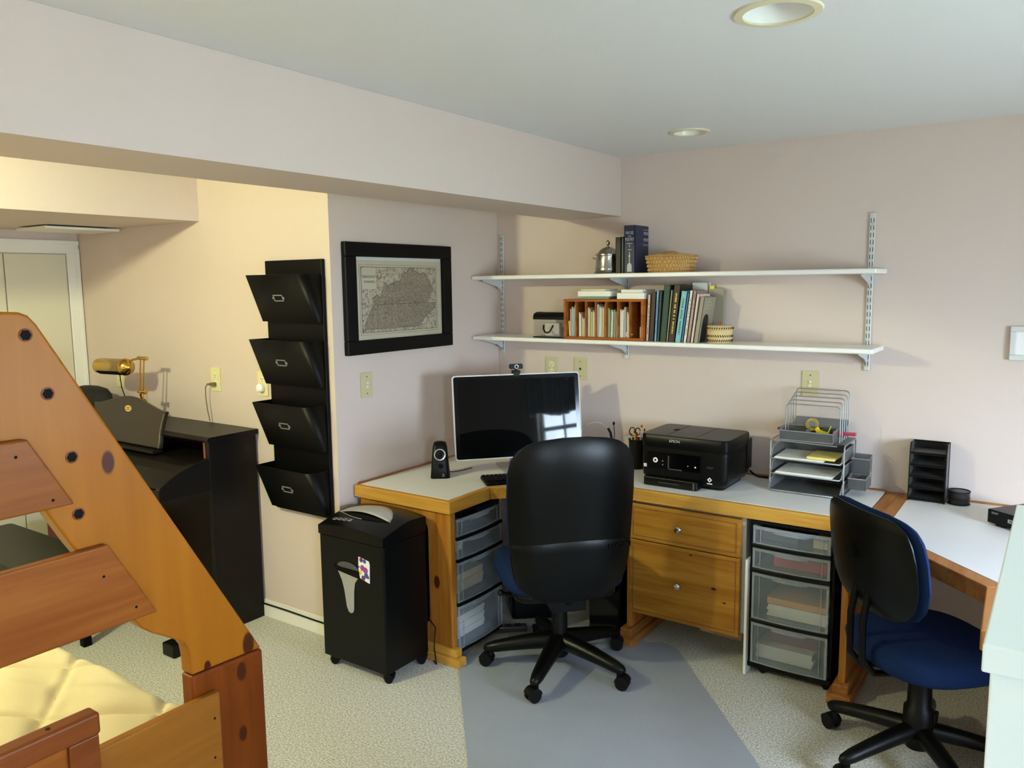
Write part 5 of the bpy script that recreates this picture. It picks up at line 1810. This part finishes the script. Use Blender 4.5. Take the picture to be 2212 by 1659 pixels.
def book(label, x, y, z, w, h, d, m, lean=0.0, page='book_page', group=None, letter=None, lm='book_page', loc_rot=0.0, spine=True):
    """upright book: spine faces -y, lean tips the top to the right (+x)"""
    t = thing('book', label, 'book', (x, y, z + .0003), loc_rot, group)
    mx = Matrix.Rotation(lean, 4, 'Y')
    g = G()
    c = min(0.0022, w * .2)
    off = 0.0
    for (a, b_, e, f) in ((0, c, 0, d), (w - c, w, 0, d)):
        g.box(a, e, 0, b_, f, h, mx=mx)
    g.box(0, 0, 0, w, 0.002, h, mx=mx)
    put('cover', g, m, t)
    put('pages', G().box(c, 0.002, 0.003, w - c, d - .003, h - .003, mx=mx), page, t)
    if letter:
        g = G()
        r = random.Random(len(label))
        zc = h * 0.15
        while zc < h * 0.85:
            s = r.uniform(0.002, 0.006)
            g.box(w * .38, -0.0004, zc, w * .62, 0.0001, zc + s, mx=mx)
            zc += s + 0.003 + (0.008 if r.random() < .2 else 0)
        put('spine_lettering', g, lm, t)
    return t


book('slim black book beside the pewter pot on the upper shelf', 0.893, -0.215, S1Z, 0.030, 0.180, 0.14, 'book_black')
book('slate grey slim book between black and navy books, upper shelf', 0.924, -0.212, S1Z, 0.014, 0.182, 0.14, 'book_slate')
nb = book('thick navy book titled prose and poetry on the upper shelf', 0.941, -0.215, S1Z, 0.060, 0.236, 0.155, 'book_navy')
text('title', 'PROSE', 0.021, (0.030, -0.0006, 0.198), (PI / 2, 0, 0), 'letter_silver', nb, 0.0004, sx=0.72)
text('title', 'AND', 0.008, (0.030, -0.0006, 0.182), (PI / 2, 0, 0), 'letter_silver', nb, 0.0004)
text('title', 'POETRY', 0.021, (0.030, -0.0006, 0.166), (PI / 2, 0, 0), 'letter_silver', nb, 0.0004, sx=0.64)
text('title', 'AMERICA', 0.008, (0.030, -0.0006, 0.146), (PI / 2, 0, 0), 'letter_silver', nb, 0.0004)
g = G().box(0.029, -0.0008, 0.128, 0.031, 0, 0.141).box(0.021, -0.0008, 0.114, 0.040, 0, 0.117)
g.prism([(0.029, 0.105), (0.031, 0.105), (0.032, 0.09), (0.035, 0.084), (0.032, 0.078), (0.0325, 0.05), (0.040, 0.045), (0.042, 0.036), (0.043, 0.006), (0.017, 0.006), (0.018, 0.036), (0.020, 0.045), (0.0275, 0.05), (0.028, 0.078), (0.025, 0.084), (0.028, 0.09)], 'y', -0.0008, 0)
put('ornament', g, 'letter_silver', nb)
text('cover_title', 'PROSE', 0.022, (0.0604, 0.125, 0.198), (PI / 2, 0, PI / 2), 'letter_silver', nb, 0.0004, sx=0.8)
text('cover_title', 'POETRY', 0.022, (0.0604, 0.125, 0.166), (PI / 2, 0, PI / 2), 'letter_silver', nb, 0.0004, sx=0.7)
g = G()
for zz in (0.215, 0.143, 0.137):
    g.box(0.0602, 0.092, zz, 0.0606, 0.153, zz + .002)
put('cover_rules', g, 'letter_silver', nb)


def oval(a, b, n=40, p=1.0):
    return [(a * math.copysign(abs(math.cos(2 * PI * k / n)) ** p, math.cos(2 * PI * k / n)), b * math.copysign(abs(math.sin(2 * PI * k / n)) ** p, math.sin(2 * PI * k / n))) for k in range(n)]


wb2 = thing('wicker_basket', 'shallow brown wicker basket with arched lid on the upper shelf', 'basket', (1.165, -0.145, S1Z))
rg = []
for k in range(25):
    z = 0.078 * k / 24
    sc = 0.88 + 0.12 * k / 24 + (0.010 if k % 3 == 1 else 0)
    rg.append([(0.125 * sc / 1.0 * x, 0.085 * sc * y, z) for (x, y) in oval(1, 1, 48, .8)])
put('bowl', G().rings(rg), 'wicker', wb2, smooth=30)
g = G()
for r_ in range(4):
    z = 0.013 + 0.019 * r_
    sc = 0.88 + .12 * z / .078 + .016
    for k in range(48):
        a = 2 * PI * (k + .5 * (r_ % 2)) / 48
        cx, cy = 0.125 * sc * math.copysign(abs(math.cos(a)) ** .8, math.cos(a)), 0.085 * sc * math.copysign(abs(math.sin(a)) ** .8, math.sin(a))
        g.sphere((cx, cy, z), 0.0040, 0, 1.5, seg=6)
put('weave', g, 'wicker_light', wb2, smooth=60)
g = G()
g.tube([(0.128 * x, 0.088 * y, 0.080) for (x, y) in oval(1, 1, 40, .8)], 0.004, 6, closed=True)
put('rim', g, 'wicker', wb2, smooth=60)
rg = [[(0.122 * s * x, 0.082 * s * y, z) for (x, y) in oval(1, 1, 40, .8)] for (s, z) in ((1, .079), (.98, .085), (.6, .092), (.1, .094))]
put('lid', G().rings(rg), 'wicker_light', wb2, smooth=60)
put('lid_handle', G().tube([(-0.055, -0.02, 0.088), (-0.02, -0.02, 0.100), (0.02, -0.02, 0.101), (0.055, -0.02, 0.088)], 0.005, 8), 'wicker', wb2, smooth=60)

# ================================================================== LOWER SHELF
cb = thing('storage_case', 'small clear plastic case with black lid and handle on the lower shelf', 'storage box', (0.492, -0.135, S2Z))
g = G()
for (a, b_, c_, d_, e_, f_) in ((-0.098, -0.080, 0.004, 0.098, -0.078, 0.098), (-0.098, 0.078, 0.004, 0.098, 0.080, 0.098), (-0.098, -0.078, 0.004, -0.096, 0.078, 0.098), (0.096, -0.078, 0.004, 0.098, 0.078, 0.098)):
    g.box(a, b_, c_, d_, e_, f_)
put('bin', g, 'clear_plastic', cb)
put('base', G().box(-0.100, -0.082, 0.0, 0.100, 0.082, 0.006), 'black_plastic', cb)
put('lid', G().prism([(-0.084, 0.098), (0.084, 0.098), (0.084, 0.112), (0.070, 0.130), (0.040, 0.138), (-0.050, 0.138), (-0.076, 0.128), (-0.084, 0.112)], 'x', -0.101, 0.101), 'black_plastic', cb, bevel=0.003)
put('lid_window', G().box(-0.055, -0.060, 0.1375, 0.085, 0.03, 0.1395), 'silver_paint', cb)
put('handle', G().tube([(-0.030, -0.083, 0.068), (-0.026, -0.094, 0.050), (-0.014, -0.098, 0.032), (0, -0.099, 0.028), (0.014, -0.098, 0.032), (0.026, -0.094, 0.050), (0.030, -0.083, 0.068)], 0.0045, 8), 'black_plastic', cb, smooth=60)
slab('card_stack', 'white and red cards inside the clear storage case', 'cards', (0.485, -0.15, S2Z + 0.007), 0.09, 0.03, 0.074, 'paper')
slab('card_box', 'small salmon box inside the clear storage case', 'box', (0.545, -0.10, S2Z + 0.007), 0.06, 0.05, 0.05, 'red_card')

cu = thing('wooden_cubby', 'brown wooden letter cubby with seven slots on the lower shelf', 'letter organizer', (0.830, -0.035, S2Z))
cw_, ch_, cd_ = 0.230, 0.2085, 0.205
g = G()
g.box(-cw_, -cd_, 0, cw_, 0, 0.013).box(-cw_, -cd_, ch_ - .013, cw_, 0, ch_)
g.box(-cw_, -cd_, 0.013, -cw_ + .013, 0, ch_ - .013).box(cw_ - .013, -cd_, 0.013, cw_, 0, ch_ - .013).box(-cw_ + .013, -0.006, 0.013, cw_ - .013, 0, ch_ - .013)
put('case', g, 'cubby_wood', cu, bevel=0.002)
inner0, innerw = -cw_ + .013, 2 * cw_ - .026
divs = [110 / 835, 223 / 835, 335 / 835, 450 / 835, 582 / 835, 710 / 835]
for f in divs:
    x = inner0 + innerw * f
    put('divider', G().box(x - .0015, -cd_ + .004, 0.013, x + .0015, -0.006, ch_ - .013), 'cubby_wood', cu)
slots = ['leftmost', 'second', 'third', 'fourth', 'fifth', 'sixth', 'rightmost']
edges = [0] + divs + [1]
# (fraction start, fraction width, height fraction, material, colour word, noun)
letters = [
    (0.018, .018, .45, 'paper_yellow', 'yellow-green', 0, -.10), (0.050, .040, .86, 'paper_blue', 'pale blue', 0, .02), (0.096, .022, .92, 'paper', 'white', 0, 0),
    (0.030, .014, .80, 'paper_grey', 'grey', 0, .02), (0.155, .034, .70, 'paper', 'white', 1, 0), (0.200, .040, .56, 'paper_cream', 'cream', 1, 0),
    (0.242, .020, .50, 'paper_tan', 'tan', 1, 0), (0.276, .034, .84, 'paper_grey', 'pale grey', 2, .02), (0.310, .008, .80, 'paper_green', 'green', 2, .02), (0.318, .020, .72, 'paper_yellow', 'yellow', 2, .03), (0.342, .036, .76, 'paper', 'white tabbed', 2, .03), (0.382, .016, .84, 'paper', 'thin white', 2, 0),
    (0.406, .022, .93, 'paper_grey', 'grey', 3, 0), (0.432, .036, .88, 'paper', 'white', 3, .02), (0.474, .024, .86, 'paper_cream', 'cream', 3, .02), (0.506, .022, .92, 'paper_tan', 'tan', 3, 0),
    (0.548, .034, .82, 'paper_green', 'grey-green', 4, .01), (0.588, .026, .78, 'paper', 'white', 4, .05), (0.622, .034, .78, 'paper_green', 'dark green photo', 4, .05),
    (0.660, .028, .74, 'paper_grey', 'light grey', 4, .04), (0.706, .050, .80, 'paper', 'thick white', 5, .02), (0.832, .014, .74, 'paper_cream', 'cream', 5, 0), (0.765, .020, .86, 'paper_grey', 'grey', 5, 0), (0.800, .030, .72, 'paper', 'white', 5, .0),
    (0.965, .014, .32, 'paper_grey', 'grey', 6, .0),
]
for (fs_, fw, fh, m, word, si, ln) in letters:
    x = 0.830 + inner0 + innerw * fs_ + .001
    w = innerw * fw
    h = (ch_ - .026) * fh - .002
    mx = Matrix.Rotation(ln * .6, 4, 'Y')
    g = G()
    n = max(1, int(w / 0.005))
    for k in range(n):
        g.box(w * k / n, -0.001 * (k % 2), 0, w * (k + .8) / n, 0.15, h - 0.003 * ((k * 3) % 4), mx=mx)
    o = put('paper_booklet', g, m)
    o.location = (x, -0.035 - cd_ + 0.022, S2Z + 0.0135)
    tag(o, '%s booklet filed in the %s slot of the wooden cubby' % (word, slots[si]), 'booklet', 'booklets filed in the wooden cubby')
o = put('tape_roll', G().lathe([(0.016, -0.010), (0.016, 0.010)], (0, 0, 0.016), 20, axis='y').lathe([(0.010, -0.0105), (0.010, 0.0105)], (0, 0, 0.016), 16, axis='y', m=1), ['white_plastic', 'black_matte'])
o.location = (0.968, -0.205, S2Z + .0135)
tag(o, 'small white roll in the rightmost slot of the wooden cubby', 'roll')

# lying on the cubby
CT = S2Z + ch_ + .0005


def flat(label, x, y, z, w, d, h, m, rot=0.0, page=None):
    t = thing('book', label, 'book', (x, y, z), rot)
    if page:
        put('cover', G().box(-w / 2, -d / 2, 0, w / 2, d / 2, 0.002).box(-w / 2, -d / 2, h - .002, w / 2, d / 2, h).box(-w / 2, -d / 2, 0.002, -w / 2 + .002, d / 2, h - .002), m, t)
        put('pages', G().box(-w / 2 + .002, -d / 2 + .002, 0.002, w / 2 - .003, d / 2 - .002, h - .002), page, t)
    else:
        put('block', G().box(-w / 2, -d / 2, 0, w / 2, d / 2, h), m, t, bevel=0.001)
    return t


flat('thin green book lying lowest on the left of the cubby', 0.772, -0.145, CT, 0.165, 0.15, 0.013, 'mint_book', 0.03)
flat('white boxed book lying on the green book over the cubby', 0.775, -0.150, CT + .0135, 0.190, 0.155, 0.027, 'white_plastic', 0.0)
flat('cream pamphlet lying loose on top of the white boxed book', 0.765, -0.150, CT + .041, 0.150, 0.12, 0.010, 'paper_cream', -0.10)
flat('thick white book lying on the right of the cubby', 0.982, -0.145, CT, 0.150, 0.16, 0.031, 'white_plastic', 0.0)
flat('thinner white paperback lying on the thick white book', 0.985, -0.140, CT + .0315, 0.118, 0.15, 0.016, 'paper', 0.0)


def bx_(px):
    return 1.084 + (px - 1406) * 0.00241


BY = -0.215
row = [
    ('pink-beige book with faded spine just right of the cubby', 1397.5, 1404, 1402, 0.232, 'book_pink', True, 'book_brown'),
    ('dark brown leather book right of the pink-beige one', 1405, 1415.5, 1410, 0.245, 'book_brown', False, None),
    ('sky blue book in the lower shelf row', 1416.5, 1422, 1421.5, 0.253, 'book_skyblue', True, 'book_navy'),
    ('slim teal-grey book right of the sky blue one', 1422.6, 1428, 1428.5, 0.248, 'book_teal', False, None),
    ('wide dark green book, tall, in the lower shelf row', 1429, 1443, 1438, 0.280, 'book_green', True, 'book_teal'),
    ('slim tan book squeezed between dark green and dark brown books', 1443.6, 1446.8, 1453, 0.254, 'book_tan', False, None),
    ('tall dark brown book with gold lettering', 1447.2, 1461.5, 1459.5, 0.282, 'book_darkbrown', True, 'brass_label'),
    ('aqua blue book leaning right of the tall dark brown one', 1462.2, 1475, 1475.5, 0.250, 'book_aqua', True, 'book_navy'),
    ('slim mid-blue book right of the aqua one', 1475.5, 1479.6, 1488.4, 0.240, 'book_midblue', False, None),
    ('white-spined book leaning right of the slim mid-blue one', 1480.3, 1487, 1493.5, 0.252, 'book_white', True, 'book_slate'),
    ('book with a brown photo spine, between white and rose spines', 1487.4, 1495, 1500.5, 0.252, 'book_photo', True, 'book_page'),
    ('rose-white slim book near the right end of the row', 1495.5, 1501.5, 1508, 0.235, 'book_rose', False, None),
]
for (lab, p0, p1, pt_, h, m, lt, lm) in row:
    x = bx_(p0)
    w = max(0.006, bx_(p1) - bx_(p0) - .0006)
    lean = math.atan2(bx_(pt_) - x, h)
    dep = 0.13 + (h - .22) * .4
    book(lab, x, BY, S2Z + .0002, w, h / max(.9, math.cos(lean)) - .002, dep, m, lean, letter=lt, lm=lm or 'book_page')
tb = book('taupe hardback with round dark cover picture ending the row', bx_(1502), BY, S2Z + .0002, 0.022, 0.222, 0.150, 'book_taupe', 0.145)
mxl = Matrix.Rotation(0.145, 4, 'Y')
g = G()
pts = [(0.0223, 0.055 + 0.035 * math.cos(math.radians(a)), 0.105 + 0.035 * math.sin(math.radians(a))) for a in range(0, 181, 15)]
pts = [(0.0223, 0.090, 0.0)] + pts + [(0.0223, 0.020, 0.0)]
g.rings([[mxl @ Vector(p) for p in pts], [mxl @ Vector((p[0] + .0006, p[1], p[2])) for p in pts]])
put('cover_picture', g, 'book_black', tb)
g = G()
for zz, hw in ((0.195, .035), (0.180, .042), (0.165, .03)):
    g.box(0.0222, 0.06 - hw, zz, 0.0228, 0.06 + hw, zz + .006, mx=mxl)
put('cover_lettering', g, 'book_tan', tb)
tg = book('tall pale grey binder behind the leaning books', bx_(1470), -0.055, S2Z, 0.085, 0.288, 0.035, 'paper_grey')
o = thing('book', 'grey notebook with yellow tab behind the taupe hardback', 'book', (1.326, -0.052, S2Z))
put('block', G().box(0, 0, 0, 0.075, 0.030, 0.258), 'book_taupe', o)
put('tab', G().box(0.005, -0.002, 0.255, 0.028, 0.0, 0.272), 'yellow_plastic', o)

sbk = thing('sweetgrass_basket', 'small round pale basket with dark stitching and red knob', 'basket', (1.428, -0.165, S2Z))
put('bowl', G().lathe([(0.001, 0), (0.056, 0.0), (0.058, 0.004), (0.057, 0.02), (0.059, 0.04), (0.058, 0.060), (0.001, 0.061)], (0, 0, 0), 40), 'basket_pale', sbk, smooth=50)
ld = put('lid', G().lathe([(0.001, 0.0612), (0.061, 0.0612), (0.062, 0.066), (0.061, 0.080), (0.055, 0.083), (0.001, 0.085)], (0, 0, 0), 40), 'basket_pale', sbk, smooth=50)
g = G()
for (z, r_, sg) in ((0.012, 0.0585, 1), (0.034, 0.0595, -1), (0.071, 0.0625, 1)):
    for k in range(34):
        a = 2 * PI * k / 34
        b = a + sg * 0.10
        g.tube([(r_ * math.cos(a), r_ * math.sin(a), z - .005), (r_ * math.cos(b), r_ * math.sin(b), z + .005)], 0.0023, 4)
put('stitching', g, 'basket_stitch', sbk)['kind'] = 'stuff'
put('knob', G().tube([(0, 0, 0.084), (-0.006, 0, 0.094), (0.004, 0, 0.101), (0.008, 0, 0.094), (0, 0, 0.086)], 0.0022, 6), 'red_plastic', ld, smooth=60)

# ================================================================== UNDER THE DESK
o = thing('computer_tower', 'black desktop computer tower on the floor behind the office chair', 'computer', (1.015, -0.33, 0))
put('case', G().box(-0.085, -0.22, 0.008, 0.085, 0.22, 0.42), 'black_plastic', o, bevel=0.006)
put('front', G().box(-0.082, -0.228, 0.012, 0.082, -0.220, 0.416), 'black_gloss', o, bevel=0.003)
put('foot', G().box(-0.075, -0.20, 0, 0.075, -0.17, 0.008).box(-0.075, 0.17, 0, 0.075, 0.20, 0.008), 'black_rubber', o)
o = thing('subwoofer', 'black subwoofer on the floor under the corner desk', 'speaker', (0.56, -0.50, 0), math.radians(40))
put('cabinet', G().prism(rrect(-0.12, -0.12, 0.12, 0.12, 0.02), 'z', 0.008, 0.34), 'black_plastic', o, bevel=0.006)
put('foot', G().box(-0.07, -0.08, 0, 0.07, -0.06, 0.008).box(-0.07, 0.06, 0, 0.07, 0.08, 0.008), 'black_rubber', o)
o = thing('power_strip', 'grey power strip on the carpet under the corner desk', 'power strip', (0.60, -0.78, 0), math.radians(40))
put('body', G().box(-0.09, -0.022, 0.0, 0.09, 0.022, 0.030), 'screen_grey', o, bevel=0.004)
put('socket', G().box(-0.07, -0.014, 0.032, -0.04, 0.014, 0.0335).box(-0.02, -0.014, 0.032, 0.01, 0.014, 0.0335).box(0.03, -0.014, 0.032, 0.06, 0.014, 0.0335), 'slot_dark', o)
rn = random.Random(5)
cols = ['black', 'grey', 'white']
for k, (lab, m) in enumerate((('black cable looping over the carpet under the corner desk', 'black_rubber'), ('grey cable beside the subwoofer under the desk', 'grey_text'))):
    pts = []
    for i in range(14):
        a = i * 0.7 + k
        pts.append((0.60 + 0.012 * i + 0.03 * math.sin(a * 1.7), -0.30 + 0.06 * k + 0.045 * math.sin(a) + 0.012 * i, 0.006 + (0.03 if 4 < i < 8 else 0) * (k == 0)))
    tag(put('cable', G().tube(pts, 0.0035, 6), m, smooth=60), lab, 'cable')
o = put('cable', G().tube([(0.50, -1.24, 0.005), (0.53, -1.255, 0.004), (0.515, -1.25, 0.08), (0.50, -1.22, 0.16), (0.44, -1.215, 0.2)], 0.003, 6), 'black_rubber', smooth=60)
tag(o, 'thin black cord hanging by the desk end panel, behind the shredder', 'cable')
slab('wooden_block', 'tan strip of wood on the carpet under the pine cabinet', 'wood strip', (1.50, -0.24, 0), 0.22, 0.04, 0.045, 'paper_tan', -0.05)

# ================================================================== VALANCE AND WINDOW SILL SIDE (seen mirrored in the monitor)
vl = thing('valance', 'pale gathered window valance with scalloped hem', 'curtain', (RX - 0.075, -1.90, 0))
rows = []
for (z, sc) in ((2.10, 0), (2.06, .2), (1.98, .5), (1.78, .8), (1.66, 1.0)):
    r_ = []
    for k in range(97):
        y = -0.68 + 1.36 * k / 96
        zz = z - (0.055 * abs(math.sin(y * 6.5)) * sc)
        r_.append((0.022 * math.sin(k * 0.9) * (0.3 + sc), y, zz))
    rows.append(r_)
o = put('fabric', G().rings(rows, 0, False, False, closed=False), 'curtain', vl, smooth=80)
put('rod', G().cyl((0.0, -0.72, 2.085), (0.0, 0.72, 2.085), 0.008, seg=12), 'white_plastic', vl)
